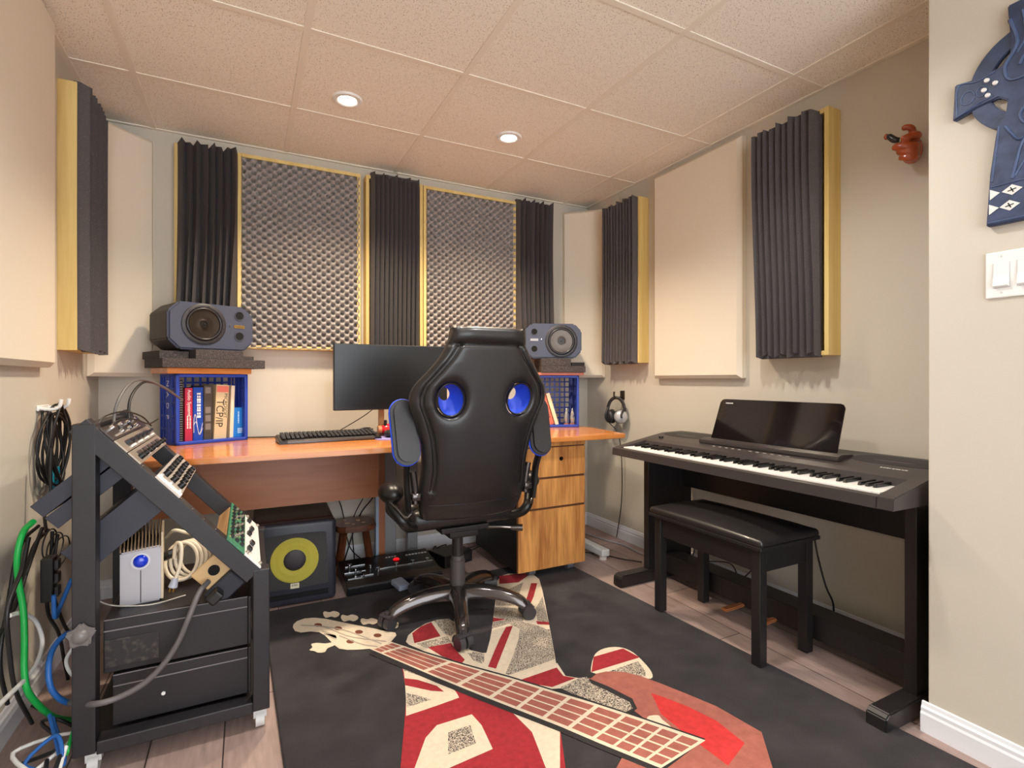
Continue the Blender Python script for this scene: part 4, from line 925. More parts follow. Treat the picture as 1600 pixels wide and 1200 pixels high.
# ------------------------------------------------------------------ headphones, carved hand, cross, switch
t = thing('headphones', 'black and silver headphones hanging on the right wall above the desk corner', 'headphones', (2.16, 2.73, .76))
hc = V((2.165, 2.725, .85)); ux = V((.55, -.835, 0)).normalized(); 
bm = N(); arc = [hc+ux*(.058*math.cos(a))+V((0, 0, .09*math.sin(a)+.005)) for a in [PI*k/14 for k in range(15)]]
tube(bm, arc, .011, 10, 2, flat=.5, up=(ux.y, -ux.x, 0)); ob('headband', bm, SATIN, t, True, smooth=60)
nrm = V((ux.y, -ux.x, 0))
for s, m_ in ((-1, SATIN), (1, mat('silver_cup', (196, 194, 196), .3, .4))):
    c = hc+ux*(.048*s)+V((-.02*(s > 0), 0, -.03)); dirn = (ux*s*.55+V((-.75, -.35, 0))).normalized()
    bm = N(); lathe(bm, [(0, .02), (.03, .018), (.042, .008), (.045, -.004), (.04, -.012), (0, -.012)], c, dirn, 28); e = ob('ear_cup', bm, m_, t, True, smooth=50, label='silver ear cup' if s > 0 else 'black ear cup')
    bm = N(); lathe(bm, [(.025, -.011), (.046, -.013), (.047, -.026), (.03, -.03), (0, -.028)], c, dirn, 28); ob('ear_cushion', bm, RUBBER, e, True, smooth=60)
    bm = N(); tube(bm, [hc+ux*(.058*s)+V((0, 0, .03)), c+dirn*.024+V((0, 0, .02)), c+dirn*.024+V((0, 0, -.005))], .007, 8, 4); ob('yoke', bm, SATIN, e, True, smooth=60)
bm = N(); tube(bm, [(2.233, 2.74, .955), (2.20, 2.735, .945), (2.165, 2.73, .94), (2.15, 2.727, .955), (2.15, 2.727, .985)], .006, 8, 5); b2(bm, 2.225, 2.234, 2.72, 2.76, .93, .99, .002); solo('wall_hook', bm, mat('bronze_hook', (66, 52, 40), .4, .5), 'dark wall hook holding the headphones', 'hook', smooth=50)
bm = N(); tube(bm, [hc+ux*(-.04)+V((-.01, 0, -.07)), V((2.18, 2.72, .70)), V((2.2, 2.71, .5)), V((2.205, 2.72, .25)), V((2.18, 2.74, .02))], .003, 7, 6); ob('cord', bm, BLK, t, True, smooth=60)

HANDW = mat('carved_hand_wood', (168, 74, 34), .22, coat=.6, var=.2, vscale=25)
def H(u, v, x): return on_x(1370+u*80/873, 180+v*110/1200, x)
t = thing('carved_hand', 'glossy reddish wooden carved hand on the right wall beside the wedge foam panel', 'carving', H(560, 600, 2.2))
def skinbody(name, chains, m, parent, sub=2):
    me = bpy.data.meshes.new(name); vs, es, rs = [], [], []
    for ch in chains:
        st = len(vs)
        for i, (p, r) in enumerate(ch):
            if i == 0 and isinstance(r, tuple): pass
            vs.append(p); rs.append(r)
            if i: es.append((st+i-1, st+i))
    inv = ORG[root_of(parent).name].inverted()
    me.from_pydata([inv @ V(p) for p in vs], es, [])
    o = bpy.data.objects.new(name, me); COL.objects.link(o)
    md = o.modifiers.new('s', 'SKIN'); md.use_smooth_shade = True
    ls = me.skin_vertices[0].data
    for k, r in enumerate(rs): ls[k].radius = (r, r)
    started = 0
    for ch in chains: ls[started].use_root = True; started += len(ch)
    sb = o.modifiers.new('b', 'SUBSURF'); sb.levels = sub; sb.render_levels = sub
    dg = bpy.context.evaluated_depsgraph_get(); me2 = bpy.data.meshes.new_from_object(o.evaluated_get(dg)); bpy.data.objects.remove(o)
    b_ = N(); b_.from_mesh(me2); bpy.data.meshes.remove(me2); return b_
bm = skinbody('h', [
    [(H(690, 400, 2.18), .015), (H(712, 315, 2.165), .016), (H(600, 345, 2.14), .015), (H(480, 390, 2.125), .013), (H(400, 425, 2.12), .012)],   # index stretched across
    [(H(690, 520, 2.18), .017), (H(650, 525, 2.15), .018), (H(470, 530, 2.128), .017), (H(330, 530, 2.125), .015), (H(285, 580, 2.14), .013)],   # middle folded
    [(H(690, 610, 2.18), .016), (H(650, 610, 2.15), .017), (H(510, 620, 2.138), .016), (H(390, 610, 2.132), .014), (H(370, 650, 2.15), .012)],   # ring
    [(H(670, 710, 2.185), .015), (H(640, 715, 2.155), .016), (H(530, 730, 2.142), .016), (H(420, 700, 2.14), .014), (H(420, 760, 2.155), .012)],   # little
    [(H(600, 430, 2.18), .014), (H(612, 310, 2.165), .015), (H(605, 210, 2.15), .014), (H(505, 195, 2.14), .013), (H(410, 240, 2.135), .010)]],  # thumb curling over
    HANDW, t)
ci = ORG[root_of(t).name].inverted()
ball(bm, ci @ H(590, 590, 2.185), (.040, .034, .052)); ball(bm, ci @ H(600, 600, 2.222), (.022, .026, .034))
me = bpy.data.meshes.new('h'); bm.to_mesh(me); bm.free(); tmp = bpy.data.objects.new('h', me); COL.objects.link(tmp)
md = tmp.modifiers.new('r', 'REMESH'); md.mode = 'VOXEL'; md.voxel_size = .0028; sm = tmp.modifiers.new('s', 'SMOOTH'); sm.iterations = 4
dg = bpy.context.evaluated_depsgraph_get(); me2 = bpy.data.meshes.new_from_object(tmp.evaluated_get(dg)); bpy.data.objects.remove(tmp)
bm = N(); bm.from_mesh(me2); ob('hand', bm, HANDW, t, smooth=80)
bm = N(); tube(bm, [H(390, 420, 2.125), H(300, 420, 2.118), H(220, 370, 2.115), H(190, 380, 2.115)], .011, 12, 5, radii=[.008, .012, .011, .009]); ob('pipe_stem', bm, mat('black_horn', (26, 24, 28), .2, coat=.4), t, True, smooth=60)
bm = N(); ball(bm, H(165, 370, 2.115), (.010, .008, .011)); ob('stem_tip', bm, HANDW, t, True, smooth=60)

# Celtic cross, carved slate blue
SLATE = mat('carved_slate_blue', (50, 62, 92), .5, bump=.25, bscale=45, var=.3, vscale=35)
SLATE2 = mat('carved_slate_light', (68, 84, 118), .5, bump=.2, bscale=60, var=.2, vscale=35)
WM = lambda y, z, d=0: axes((XN-d, y, z), (0, -1, 0), (0, 0, 1), (-1, 0, 0))   # x towards the camera, y up, z out of wall
YC, ZCr = .575, 1.873
t = thing('celtic_cross', 'carved slate blue Celtic cross hanging above the light switch', 'wall cross', (XN, YC, 1.49))
sh = [(-.10, -.39), (.10, -.39), (.092, -.25), (.08, -.15), (.075, -.12), (.058, -.09), (.055, -.062), (.075, -.046), (.12, -.052), (.176, -.066), (.171, .036), (.12, .028), (.07, .035), (.05, .06), (.05, .11), (.055, .19), (-.055, .19), (-.05, .11), (-.05, .06), (-.07, .035), (-.12, .028), (-.171, .036), (-.176, -.066), (-.12, -.052), (-.075, -.046), (-.055, -.062), (-.058, -.09), (-.075, -.12), (-.08, -.15), (-.092, -.25)]
bm = N(); prism(bm, sh[::-1], WM(YC, ZCr, .0), .020, .003); ob('shaft', bm, SLATE, t, True)
bm = N()
for q in range(4):
    R0, R1 = .098, .142; a0, a1 = PI/2*q+.16, PI/2*(q+1)-.16
    P = [(R1*math.cos(a0+(a1-a0)*k/10), -.012+R1*math.sin(a0+(a1-a0)*k/10)) for k in range(11)]+[(R0*math.cos(a1-(a1-a0)*k/10), -.012+R0*math.sin(a1-(a1-a0)*k/10)) for k in range(11)]
    prism(bm, P, WM(YC, ZCr, .0), .015, .002)
ob('ring', bm, SLATE, t, True)
bm = N()
def rel(pts, r): tube(bm, [WM(YC, ZCr, .0195) @ V((x, y, 0)) for x, y in pts], r, 6, 4)
for s in (-1, 1):
    rel([(s*.165, -.058), (s*.163, .026), (s*.12, .02), (s*.08, .028)], .0028); rel([(s*.165, -.058), (s*.12, -.044), (s*.085, -.036)], .0028)
    rel([(s*.14+.016*math.cos(k), -.016+.018*math.sin(k)) for k in range(7)], .0025); rel([(s*.11+.010*math.cos(k), -.012+.014*math.sin(k)) for k in range(7)], .0022)
    rel([(s*.05, .15), (s*.035, .08), (s*.06, .03), (s*.05, -.01), (s*.015, -.012), (s*.005, .02), (s*.02, .04), (s*.03, .02)], .0045)
    rel([(s*.025, .16), (s*.018, .09), (s*.035, .055)], .003)
    rel([(s*.072, -.125), (s*.088, -.27)], .003); rel([(s*.06, -.13), (s*.035, -.175), (s*.02, -.175), (s*.03, -.2), (s*.045, -.275)], .004); rel([(s*.04, -.27), (s*.02, -.235), (0, -.23)], .003)
rel([(.030*math.cos(k), -.115+.030*math.sin(k)) for k in range(8)], .004)
rel([(.016*math.cos(k)+.008, -.118+.016*math.sin(k)) for k in range(8)], .003)
rel([(-.088, -.285), (.088, -.285)], .0025); rel([(-.096, -.382), (.096, -.382)], .003)
ob('carved_relief', bm, SLATE2, t, True, smooth=60)
for (x, y) in ((-.098, .012), (-.08, -.004), (-.104, -.012), (-.096, -.03), (.098, .012), (.08, -.004), (.104, -.012), (.096, -.03)):
    bm = N(); cyl(bm, WM(YC, ZCr, .019) @ V((x, y, 0)), WM(YC, ZCr, .025) @ V((x, y, 0)), .0065, .005, 14); ob('white_stud', bm, mat('bone_white', (228, 224, 218), .5), t, True)
bm = N()
for (x, y) in ((-.045, -.305), (0, -.305), (.045, -.305), (-.05, -.345), (0, -.345), (.05, -.345)):
    prism(bm, [(x-.021, y), (x, y-.014), (x+.021, y), (x, y+.014)], WM(YC, ZCr, .019), .0025)
for (x, y) in ((-.083, -.305), (-.085, -.345)):
    prism(bm, [(x-.008, y-.014), (x+.013, y), (x-.008, y+.014)], WM(YC, ZCr, .019), .0025); prism(bm, [(-x+.008, y-.014), (-x+.008, y+.014), (-x-.013, y)], WM(YC, ZCr, .019), .0025)
ob('bone_inlay', bm, MATS['bone_white'], t, True)
bm = N()
for (x, y) in ((-.045, -.305), (0, -.305), (.045, -.305), (-.05, -.345), (0, -.345), (.05, -.345)):
    for a in (.3, 1.9): tube(bm, [WM(YC, ZCr, .0222) @ V((x-.009*math.cos(a), y-.007*math.sin(a), 0)), WM(YC, ZCr, .0222) @ V((x+.009*math.cos(a), y+.007*math.sin(a), 0))], .0012, 4, 0)
ob('carved_mark', bm, HOLE, t, True)

t = thing('light_switch', 'white double rocker light switch plate under the blue cross', 'light switch', (XN, .622, 1.286))
bm = N(); b2(bm, XN-.006, XN, .562, .682, 1.286, 1.412, .003); ob('wall_plate', bm, WHITEP, t, True)
for yc in (.647, .597):
    bm = N(); b2(bm, XN-.0065, XN-.004, yc-.0185, yc+.0185, 1.312, 1.382, .001); fr_ = ob('rocker_frame', bm, mat('rocker_frame', (206, 204, 202), .4), t, True)
    bm = N(); prism(bm, [(0, 1.314), (.009, 1.318), (.004, 1.347), (.003, 1.38), (0, 1.38)], axes((XN-.006, yc+.0165, 0), (-1, 0, 0), (0, 0, 1), (0, -1, 0)), .033, .0008); ob('rocker', bm, WHITEP, fr_, True)
bm = N()
for z in (1.30, 1.398):
    for yc in (.647, .597): cyl(bm, (XN-.005, yc, z), (XN-.007, yc, z), .0028, .0028, 10)
ob('screw', bm, MATS['rocker_frame'], t, True)

# ------------------------------------------------------------------ equipment rack
RY0, RY1 = 1.745, 2.245
rd, rn = V((.663, 0, -.749)), V((.749, 0, .663)); RO = V((-.361, 0, .936))
def RK(tt, nn, y): return RO+rd*tt+rn*nn+V((0, y, 0))
t = thing('equipment_rack', 'black steel slanted equipment rack on wheels against the left wall', 'equipment rack', (-.17, 1.995, 0))
RM = lambda tt, nn, y: axes(RK(tt, nn, y), rd, (0, 1, 0), rn)
for (y0, y1) in ((RY0, RY0+.05), (RY1-.03, RY1+.02)):
    bm = N(); b2(bm, -.412, -.361, y0, y1, .06, .945, .003); ob('post', bm, RACKB, t, True)
    bm = N(); lb = N(); b2(lb, -.03, .60, 0.001, y1-y0-.001, -.05, 0, .002); bmesh.ops.transform(lb, matrix=axes(RK(0, 0, y0), rd, (0, 1, 0), rn), verts=lb.verts); merge(bm, lb); ob('slanted_rail', bm, RACKB, t, True)
    bm = N(); b2(bm, .016, .062, y0, y1, .06, .487, .003); ob('front_post', bm, RACKB, t, True)
    bm = N(); b2(bm, -.36, .016, y0, y1, .055, .09, .003); ob('bottom_rail', bm, RACKB, t, True)
bm = N()
for k in range(14): 
    for y in (RY0+.012, RY1-.012):
        c = RK(.02+k*.0445, 0, y); cyl(bm, c-rn*.001, c+rn*.003, .0035, .0035, 8)
ob('rack_screw', bm, CHROME, t, True)
bm = N(); b2(bm, -.40, .05, RY0+.05, RY1-.03, .06, .075); ob('base_plate', bm, RACKB, t, True)
for q in ((-.41, -.375, .905, .94), (.025, .055, .43, .48)):
    bm = N(); b2(bm, q[0], q[1], RY0+.05, RY1-.03, q[2], q[3]); ob('cross_bar', bm, RACKB, t, True)
for (x, y) in ((-.37, RY0+.03), (.036, RY0+.03), (-.37, RY1-.02), (.036, RY1-.02)):
    bm = N(); cyl(bm, (x-.012, y, .024), (x+.012, y, .024), .024); b2(bm, x-.018, x+.018, y-.012, y+.012, .03, .058); ob('caster', bm, mat('pale_caster', (206, 204, 202), .4), t, True, smooth=40)
bm = N(); c = V((-.39, RY0-.001, .387)); P = [(.034*(1 if k % 2 == 0 else .72)*math.cos(k*PI/5+.3), .034*(1 if k % 2 == 0 else .72)*math.sin(k*PI/5+.3)) for k in range(10)]
P = [(p.x, p.y) for p in spline([(x, y, 0) for x, y in P], 3, True)]
prism(bm, P, axes(c, (1, 0, 0), (0, 0, 1), (0, -1, 0)), .016, .004); lathe(bm, [(.02, .014), (.017, .022), (.008, .027), (0, .028)], c, (0, -1, 0), 20); ob('star_knob', bm, mat('grey_knob', (112, 106, 104), .3), t, True, smooth=50)
def unit(name, label, t0, t1, dep, m, y0=RY0+.052, y1=RY1-.032, face=None, fm=None, group='slanted rack units'):
    c = RK((t0+t1)/2, -dep/2, (y0+y1)/2)
    u = thing(name, label, 'rack unit', c, 0)
    bm = N(); lb = N(); b2(lb, t0+.001, t1-.001, y0, y1, -dep, -.004, .001); bmesh.ops.transform(lb, matrix=axes(RK(0, 0, 0), rd, (0, 1, 0), rn), verts=lb.verts); merge(bm, lb); ob('chassis', bm, m, u, True)
    bm = N(); lb = N(); b2(lb, t0, t1, RY0+.004, RY1+.01, .0005, .0055, .001); bmesh.ops.transform(lb, matrix=axes(RK(0, 0, 0), rd, (0, 1, 0), rn), verts=lb.verts); merge(bm, lb); f = ob('faceplate', bm, fm, u, True)
    return u, f
def on_face(u, f, name, items, m, h=.012, round_=False, smooth=None):
    for (tt, y, a, b) in items:
        bm = N()
        if round_: cyl(bm, RK(tt, .0055, y), RK(tt, .0055+h, y), a, a*.85, 14)
        else:
            lb = N(); b2(lb, tt-a/2, tt+a/2, y-b/2, y+b/2, .0055, .0055+h); bmesh.ops.transform(lb, matrix=axes(RK(0, 0, 0), rd, (0, 1, 0), rn), verts=lb.verts); merge(bm, lb)
        ob(name, bm, m, f, True, smooth=smooth)
SILV = mat('brushed_silver', (168, 156, 142), .35, .5); DKS = mat('dark_smoke', (70, 64, 60), .3, .3)
u, f = unit('audio_rack_unit', 'dark glassy rack unit at the top of the slanted rack, cables plugged in', .008, .054, .06, RACKS, fm=DKS)
on_face(u, f, 'jack', [(.02+.02*(k % 2), 1.83+.055*k, .007, 0) for k in range(7)], CHROME, .01, True)
on_face(u, f, 'label_strip', [(.045, 1.98, .006, .36)], SILV, .002)
u, f = unit('audio_rack_unit', 'silver rack unit with dark sliders, second from the top of the slanted rack', .056, .1, .25, RACKS, fm=SILV)
on_face(u, f, 'slider_slot', [(.078, 1.84+.075*k, .018, .05) for k in range(5)], DKS, .004)
on_face(u, f, 'slider_cap', [(.078, 1.82+.075*k, .008, .02) for k in range(6)], PLASTIC, .014)
on_face(u, f, 'meter', [(.092, 1.85+.11*k, .006, .05) for k in range(4)], WHITEP, .006)
u, f = unit('audio_rack_unit', 'silver rack unit with dark sliders, third from the top of the slanted rack', .102, .146, .25, RACKS, fm=SILV)
on_face(u, f, 'slider_slot', [(.122, 1.84+.08*k, .02, .05) for k in range(5)], DKS, .004)
on_face(u, f, 'knob', [(.13, 1.80+.06*k, .009, 0) for k in range(8)], PLASTIC, .014, True, 40)
on_face(u, f, 'meter', [(.136, 1.9+.12*k, .006, .06) for k in range(3)], WHITEP, .006)
u, f = unit('audio_rack_unit', 'pale rack unit crowded with black knobs, halfway down the slanted rack', .196, .284, .29, RACKS, fm=mat('pale_metal_face', (188, 178, 168), .35, .3))
random.seed(5)
on_face(u, f, 'knob', [(.213+.027*j, 1.84+.062*k+random.uniform(-.008, .008), .010, 0) for k in range(6) for j in range(3)], PLASTIC, .018, True, 40)
on_face(u, f, 'switch', [(.206+.034*j, 1.815+.062*k, .008, .012) for k in range(6) for j in range(3)], CHROME, .006)
on_face(u, f, 'edge_strip', [(.24, 1.768, .085, .02)], WHITEP, .004)
GREEN = mat('green_circuit_board', (60, 122, 92), .45, var=.25, vscale=60)
u, f = unit('bare_rack_module', 'open rack module with green circuit board at the foot of the slanted rack', .462, .53, .05, wood('plywood_box', (198, 160, 112), (160, 118, 76), 'y', 16, .6), fm=GREEN)
on_face(u, f, 'component', [(.475+.02*j, 1.80+.05*k, .011, .018) for k in range(9) for j in range(3) if (k*j) % 4 != 1], mat('chip_black', (28, 28, 30), .4), .007)
on_face(u, f, 'capacitor', [(.485+.012*(k % 3), 1.82+.04*k, .005, 0) for k in range(10)], SILV, .012, True)
on_face(u, f, 'solder_pad', [(.47+.012*(k % 4), 1.79+.028*k, .005, .006) for k in range(15)], mat('gold_pad', (216, 190, 120), .35, .3), .002)
u, f = unit('rack_faceplate', 'blank white faceplate below the green circuit board on the slanted rack', .532, .597, .035, WHITEP, fm=mat('white_face', (226, 224, 220), .45))
on_face(u, f, 'connector', [(.545+.012*(k % 2), 1.82+.09*k, .014, .03) for k in range(5)], PLASTIC, .010)
on_face(u, f, 'bracket_screw', [(.59, 1.77, .006, 0), (.59, 2.23, .006, 0), (.538, 2.23, .006, 0), (.538, 1.77, .006, 0)], SILV, .008, True)
# amplifiers in the base
for (z0, z1, x0, lb) in ((.245, .395, -.355, 'upper black power amplifier in the base of the rack'), (.095, .238, -.335, 'lower black power amplifier on the bottom rail of the rack')):
    a = thing('power_amplifier', lb, 'amplifier', (-.17, 1.99, z0))
    bm = N(); b2(bm, x0, .004, RY0+.052, RY1-.035, z0, z1, .003); ob('chassis', bm, mat('amp_black', (30, 27, 30), .4, bump=.03, bscale=200, var=.15, vscale=10), a, True)
    bm = N(); b2(bm, .004, .012, RY0+.05, RY1-.03, z0+.002, z1-.002, .002); ob('front_panel', bm, SATIN, a, True)
    bm = N(); b2(bm, x0+.002, .002, RY0+.0505, RY0+.053, z1-.034, z1-.031); b2(bm, x0+.002, .002, RY0+.0505, RY0+.053, z1-.003, z1-.001); ob('panel_seam', bm, mat('worn_edge', (120, 114, 116), .4), a, True)
    if z0 > .2:
        bm = N(); b2(bm, -.352, -.225, RY0+.049, RY0+.053, .262, .338, .001); ob('side_cover', bm, speck('worn_label', (36, 32, 33), (70, 62, 58), 60, .62, .1, .6), a, True)
    else:
        bm = N(); cyl(bm, (-.215, RY0+.052, .155), (-.215, RY0+.049, .155), .005); ob('screw', bm, WHITEP, a, True)
# silver drive with a blue button
t = thing('external_drive', 'silver external drive with a big blue button on the upper amplifier', 'external drive', (-.29, 1.96, .396), math.radians(6))
bm = N(); prism(bm, [(-.05, 0), (.05, 0), (.05, .167), (-.05, .158)], axes((0, .07, 0), (1, 0, 0), (0, 0, 1), (0, -1, 0)), .155, .004); ob('case', bm, mat('silver_case', (176, 172, 176), .4, .2), t)
bm = N(); b2(bm, .050, .056, -.08, .075, .002, .205, .001); ob('side_plate', bm, mat('sand_plate', (206, 186, 156), .45), t)
bm = N()
for k in range(12): prism(bm, [(-.082, .158), (.07, .158), (.07, .213), (-.05, .205), (-.082, .168)], axes((-.05+k*.0086, 0, 0), (0, 1, 0), (0, 0, 1), (1, 0, 0)), .0032)
ob('cooling_fin', bm, mat('bronze_fins', (150, 122, 92), .4, .3), t)
bm = N(); lathe(bm, [(.024, 0), (.024, .004), (.019, .004)], (0, -.085, .128), (0, -1, 0), 30); rg = ob('button_ring', bm, mat('pale_ring', (210, 210, 216), .35), t, smooth=40)
bm = N(); lathe(bm, [(.0185, .002), (.018, .007), (.01, .012), (0, .013)], (0, -.085, .128), (0, -1, 0), 30); ob('button', bm, mat('blue_button', (20, 56, 206), .15, coat=.6), rg, smooth=60, label='glossy blue button')
bm = N(); b2(bm, -.001, .001, -.0857, -.084, .004, .10); ob('seam', bm, HOLE, t)
# adapters, plugs and wires in the rack
t = thing('power_adapter', 'black mains adapter on a tan bracket hanging under the slanted rail', 'adapter', (-.07, 1.86, .44))
Rr = axes((-.085, 1.84, .46), (.663, 0, -.749), (0, 1, 0), (.749, 0, .663))
bm = N(); lb = N(); b2(lb, -.055, .02, -.02, -.008, -.04, .05, .004); bmesh.ops.transform(lb, matrix=Rr, verts=lb.verts); merge(bm, lb); br_ = ob('tan_bracket', bm, mat('tan_bracket', (204, 168, 118), .5), t, True)
bm = N(); c = Rr @ V((-.02, -.021, .012)); cyl(bm, c, c+V((0, -.002, 0)), .016); ob('socket_hole', bm, HOLE, br_, True)
bm = N(); lb = N(); b2(lb, .012, .075, -.035, .06, -.055, .045, .006); bmesh.ops.transform(lb, matrix=Rr, verts=lb.verts); merge(bm, lb); ob('adapter_block', bm, mat('navy_black', (28, 28, 38), .45), t, True)
bm = N(); lb = N(); b2(lb, .02, .05, -.075, -.03, -.05, -.01, .006); bmesh.ops.transform(lb, matrix=Rr, verts=lb.verts); merge(bm, lb); ob('cable_plug', bm, PLASTIC, t, True)
BE = mat('beige_cable', (222, 206, 180), .5)
t = thing('power_plug_cable', 'coiled beige mains cable with brass-pinned plug on the upper amplifier', 'cable', (-.2, 2.0, .396))
bm = N(); tube(bm, [on_y(260, 840, 2.1), on_y(272, 829, 2.08), on_y(290, 832, 2.08), on_y(312, 838, 2.1)], .006, 8, 6)
for k in range(4): 
    c = V((-.19+.012*k, 2.0+.01*k, .47)); tube(bm, [c+V((.045*math.cos(a+.4*k), .02*math.sin(a), .055*math.sin(a+.4*k))) for a in [2*PI*i/10 for i in range(10)]], .0058, 8, 4, True)
tube(bm, [on_y(272, 872, 1.93), on_y(275, 850, 1.92), on_y(283, 852, 1.9), on_y(282, 880, 1.89), on_y(274, 905, 1.885)], .0055, 8, 6); ob('cord', bm, BE, t, True, smooth=60)
bm = N(); a, b = on_y(274, 903, 1.885), on_y(270, 917, 1.885); cyl(bm, a, b, .008, .013, 12); pg = ob('plug', bm, mat('clear_grey_plug', (170, 172, 184), .3), t, True, smooth=40)
bm = N(); 
for du in (-3, 3): cyl(bm, on_y(270+du, 916, 1.885), on_y(268+du, 925, 1.885), .0028, .0028, 8)
ob('brass_pin', bm, mat('brass', (206, 164, 84), .25, .9), pg, True)
bm = N(); tube(bm, [on_y(256, 870, 1.96), on_y(265, 866, 1.95), on_y(272, 864, 1.96)], .014, 8, 4); ob('cable_tie', bm, BLK, t, True)
YR = RY0-.012
cable('mains_cable', [on_y(326, 908, 1.80), on_y(312, 925, 1.77), on_y(297, 960, YR), on_y(280, 1000, YR), on_y(258, 1035, YR), on_y(225, 1068, YR), on_y(185, 1090, YR), on_y(148, 1100, YR), on_y(110, 1098, 1.82)], .008, GRY, 'thick grey black power cord drooping across both amplifiers')
cable('thin_wire', [on_y(150, 938, 1.80), on_y(170, 945, 1.84), on_y(195, 947, 1.84), on_z(240, 944, .40), on_z(290, 930, .40)], .0022, mat('silver_wire', (176, 170, 164), .35, .4), 'thin silver wire lying on the upper amplifier before the drive')
cable('patch_cable', [RK(.03, .012, 1.9), on_y(178, 660, 1.96), on_y(185, 625, 2.0), on_y(205, 598, 2.1), on_y(228, 594, 2.25), on_y(255, 605, 2.45), on_y(285, 625, 2.7)], .0045, GRY, 'grey patch cable arching from the top rack unit to the left crate')
cable('patch_cable', [RK(.04, .012, 2.02), on_y(202, 660, 2.06), on_y(203, 625, 2.1), on_y(220, 600, 2.2), on_y(240, 598, 2.35), on_y(270, 612, 2.6)], .0045, BLK, 'black patch cable arching from the top rack unit to the left crate')
cable('thin_cable', [on_y(152, 664, 1.8), on_y(165, 650, 1.85), on_y(195, 643, 1.95), on_y(222, 651, 2.1), on_y(236, 665, 2.2)], .0025, BLK, 'thin black cable looping over the top of the slanted rack')
cable('thin_cable', [on_y(170, 668, 1.85), on_y(185, 657, 1.9), on_y(210, 655, 2.0), on_y(232, 662, 2.15), on_y(247, 655, 2.25)], .0025, BLK, 'lower thin black cable loop over the slanted rack')

# ------------------------------------------------------------------ cables on the left wall
t = thing('cable_hook', 'white wall hook holding the coiled cables on the left wall', 'hook', (XL, 2.36, .955))
bm = N(); b2(bm, XL, XL+.008, 2.31, 2.42, .955, .975, .003); 
for y in (2.32, 2.41): tube(bm, [(XL+.005, y, .965), (XL+.04, y, .96), (XL+.06, y, .97), (XL+.065, y, .995)], .006, 8, 5)
ob('hook_rail', bm, WHITEP, t, True, smooth=50)
random.seed(3)
bm = N()
for k in range(9):
    yc, zc = 2.37+random.uniform(-.03, .03), .83+random.uniform(-.015, .015); rx, rz = .085+random.uniform(-.03, .02), .13+random.uniform(-.02, .012); x = XL+.015+.0048*k
    tube(bm, [(x+.006*math.sin(3*a+k), yc+rx*math.cos(a), zc+rz*math.sin(a)) for a in [2*PI*i/14 for i in range(14)]], .0042, 7, 3, True)
o = solo('coiled_cables', bm, BLK, 'bundle of coiled black cables on the white hook of the left wall', 'cable coil', smooth=60)
TEAL = mat('teal_plug', (30, 140, 170), .35)
for k, (y, lb) in enumerate(((2.35, 'left'), (2.41, 'right'))):
    t = thing('cable_tail', 'cable end with teal connector below the coil, '+lb+' one', 'cable', (XL+.03, y, .68), 0, 'cable ends with teal connectors')
    bm = N(); tube(bm, [(XL+.03, y, .75), (XL+.03, y+.004, .70), (XL+.03, y, .665)], .008, 8, 4); ob('connector', bm, TEAL, t, True, smooth=50, label='teal connector')
    bm = N(); tube(bm, [(XL+.03, y+.005, .83), (XL+.03, y, .75)], .0045, 8, 3); ob('cord', bm, BLK, t, True, smooth=50)
LW = lambda u, v, x=-.58: on_x(u, v, x)
cable('hanging_cable', [LW(80, 700), LW(79, 740), LW(79, 780), LW(70, 800, -.60), LW(72, 830)], .005, BLK, 'black cable dropping from the wall coil to the rack units')
cable('network_cable', [LW(52, 815, -.52), LW(36, 832, -.55), LW(27, 870, -.56), LW(29, 910, -.56), LW(36, 950, -.55), LW(38, 1000, -.54), LW(38, 1050, -.53), LW(46, 1085, -.52), LW(80, 1118, -.5), LW(110, 1125, -.48)], .008, mat('green_cable', (24, 172, 74), .45), 'bright green network cable hanging behind the rack')
for k, (pts, lb) in enumerate((
    ([(60, 822), (40, 840), (26, 870), (18, 910), (10, 960), (2, 1000), (-6, 1060)], 'leftmost of the hanging bunch'),
    ([(75, 828), (55, 850), (40, 890), (22, 930), (6, 980), (0, 1040), (12, 1100)], 'second of the hanging bunch'),
    ([(66, 825), (50, 870), (38, 905), (25, 945), (8, 975), (-5, 1000)], 'crossing in front of the green cable'),
    ([(82, 830), (80, 870), (74, 920), (76, 960), (92, 990), (100, 1030), (108, 1080), (98, 1140)], 'beside the near rack post'),
    ([(90, 835), (84, 880), (84, 930), (100, 975), (118, 1010), (125, 1080)], 'behind the star knob'),
    ([(45, 840), (34, 890), (12, 950), (15, 1020), (25, 1080), (50, 1130)], 'falling to the bottom left'))):
    cable('hanging_cable', [LW(u, v, -.60+.012*k) for u, v in pts], .0055, BLK, 'black cable behind the rack, '+lb, group=None)
cable('hanging_cable', [LW(112, 905, -.47), LW(95, 945, -.5), LW(86, 965, -.5), LW(84, 930, -.5)], .006, mat('blue_cable', (40, 100, 176), .45), 'short blue cable bent behind the near rack post')
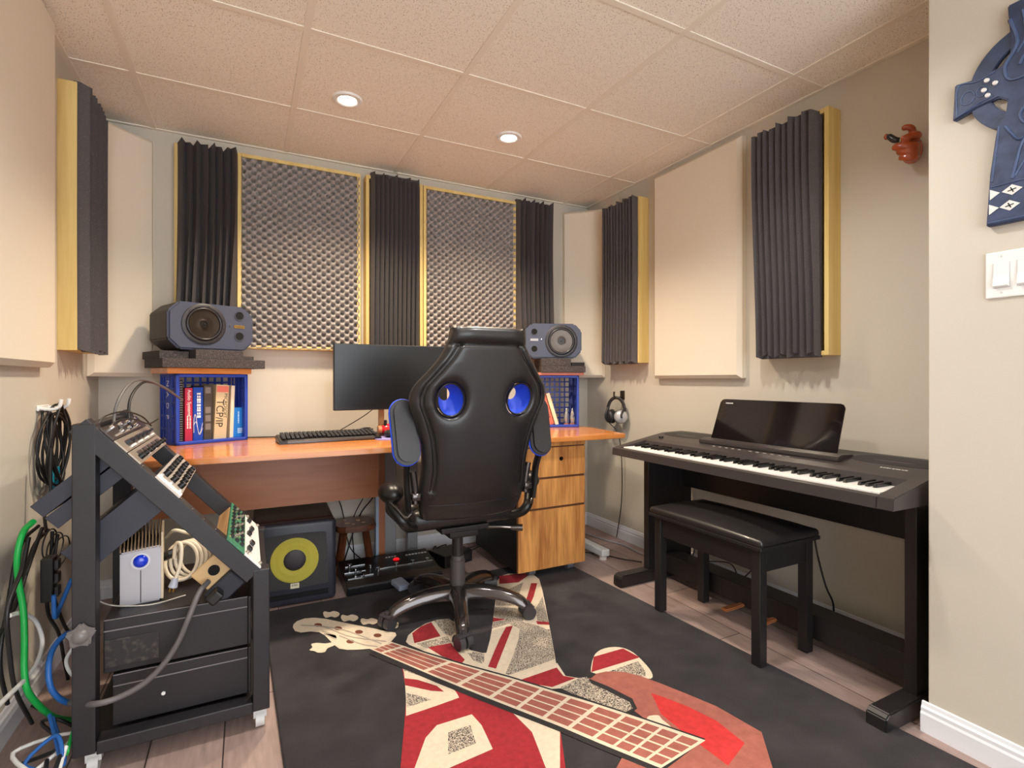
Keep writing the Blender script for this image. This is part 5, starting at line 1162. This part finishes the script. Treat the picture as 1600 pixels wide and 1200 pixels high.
cable('mains_cable', [LW(128, 988, -.45), LW(105, 990, -.47), LW(85, 1010, -.49), LW(76, 1040, -.49), LW(80, 1075, -.48), LW(98, 1095, -.46), LW(120, 1100, -.44)], .0075, MATS['blue_cable'], 'thick blue cable looping left of the near rack post')
cable('network_cable', [LW(15, 962, -.57), LW(32, 958, -.56), LW(55, 970, -.55), LW(66, 1000, -.54), LW(60, 1030, -.53), LW(40, 1060, -.53), LW(15, 1085, -.52), LW(-10, 1110, -.5)], .006, WHITEP, 'white network cable curving at the left wall')
cable('network_cable', [LW(115, 1010, -.46), LW(104, 1030, -.47), LW(108, 1048, -.46), LW(120, 1060, -.45)], .005, WHITEP, 'short white cable beside the near rack post')
random.seed(8)
for k in range(7):
    p0 = V((-.60+.04*k, 1.75+random.uniform(-.1, .2), .02+.01*k)); pts = [p0+V((random.uniform(-.03, .12), random.uniform(-.16, .16), random.uniform(0, .09))) for _ in range(6)]
    pts = [V((max(XL+.03, min(-.42, p.x)), p.y, max(.008, p.z))) for p in pts]
    cable('floor_cable', pts, .005, [BLK, BLK, WHITEP, MATS['blue_cable'], BLK, MATS['green_cable'], GRY][k], ['black', 'second black', 'white', 'blue', 'third black', 'green', 'grey'][k]+' cable in the tangle on the floor behind the rack')
random.seed(21)
for k in range(3):
    c = LW(78+6*k, 850+6*k, -.56); bm = N()
    tube(bm, [c+V((.004*k, .07*math.cos(a)*(1+.2*k), .045*math.sin(a))) for a in [2*PI*i/10 for i in range(11)]], .0022, 6, 4)
    solo('thin_cable', bm, BLK, ['small', 'middle', 'large'][k]+' thin black wire loop under the slanted rack units', 'cable', smooth=60)
t = thing('power_strip', 'upright black plug strip behind the near rack post', 'power strip', (-.53, 2.02, .4))
bm = N(); b2(bm, -.545, -.515, 2.0, 2.05, .40, .53, .004); ob('body', bm, PLASTIC, t, True)
bm = N(); 
for z in (.425, .465, .505): b2(bm, -.516, -.505, 2.01, 2.04, z-.015, z+.015, .003)
ob('plug', bm, SATIN, t, True)

# ------------------------------------------------------------------ output look
sc.view_settings.view_transform = 'Standard'; sc.view_settings.look = 'None'; sc.view_settings.gamma = 1
sc.view_settings.exposure = 0.80
try: sc.view_settings.use_curve_mapping = False
except Exception: pass
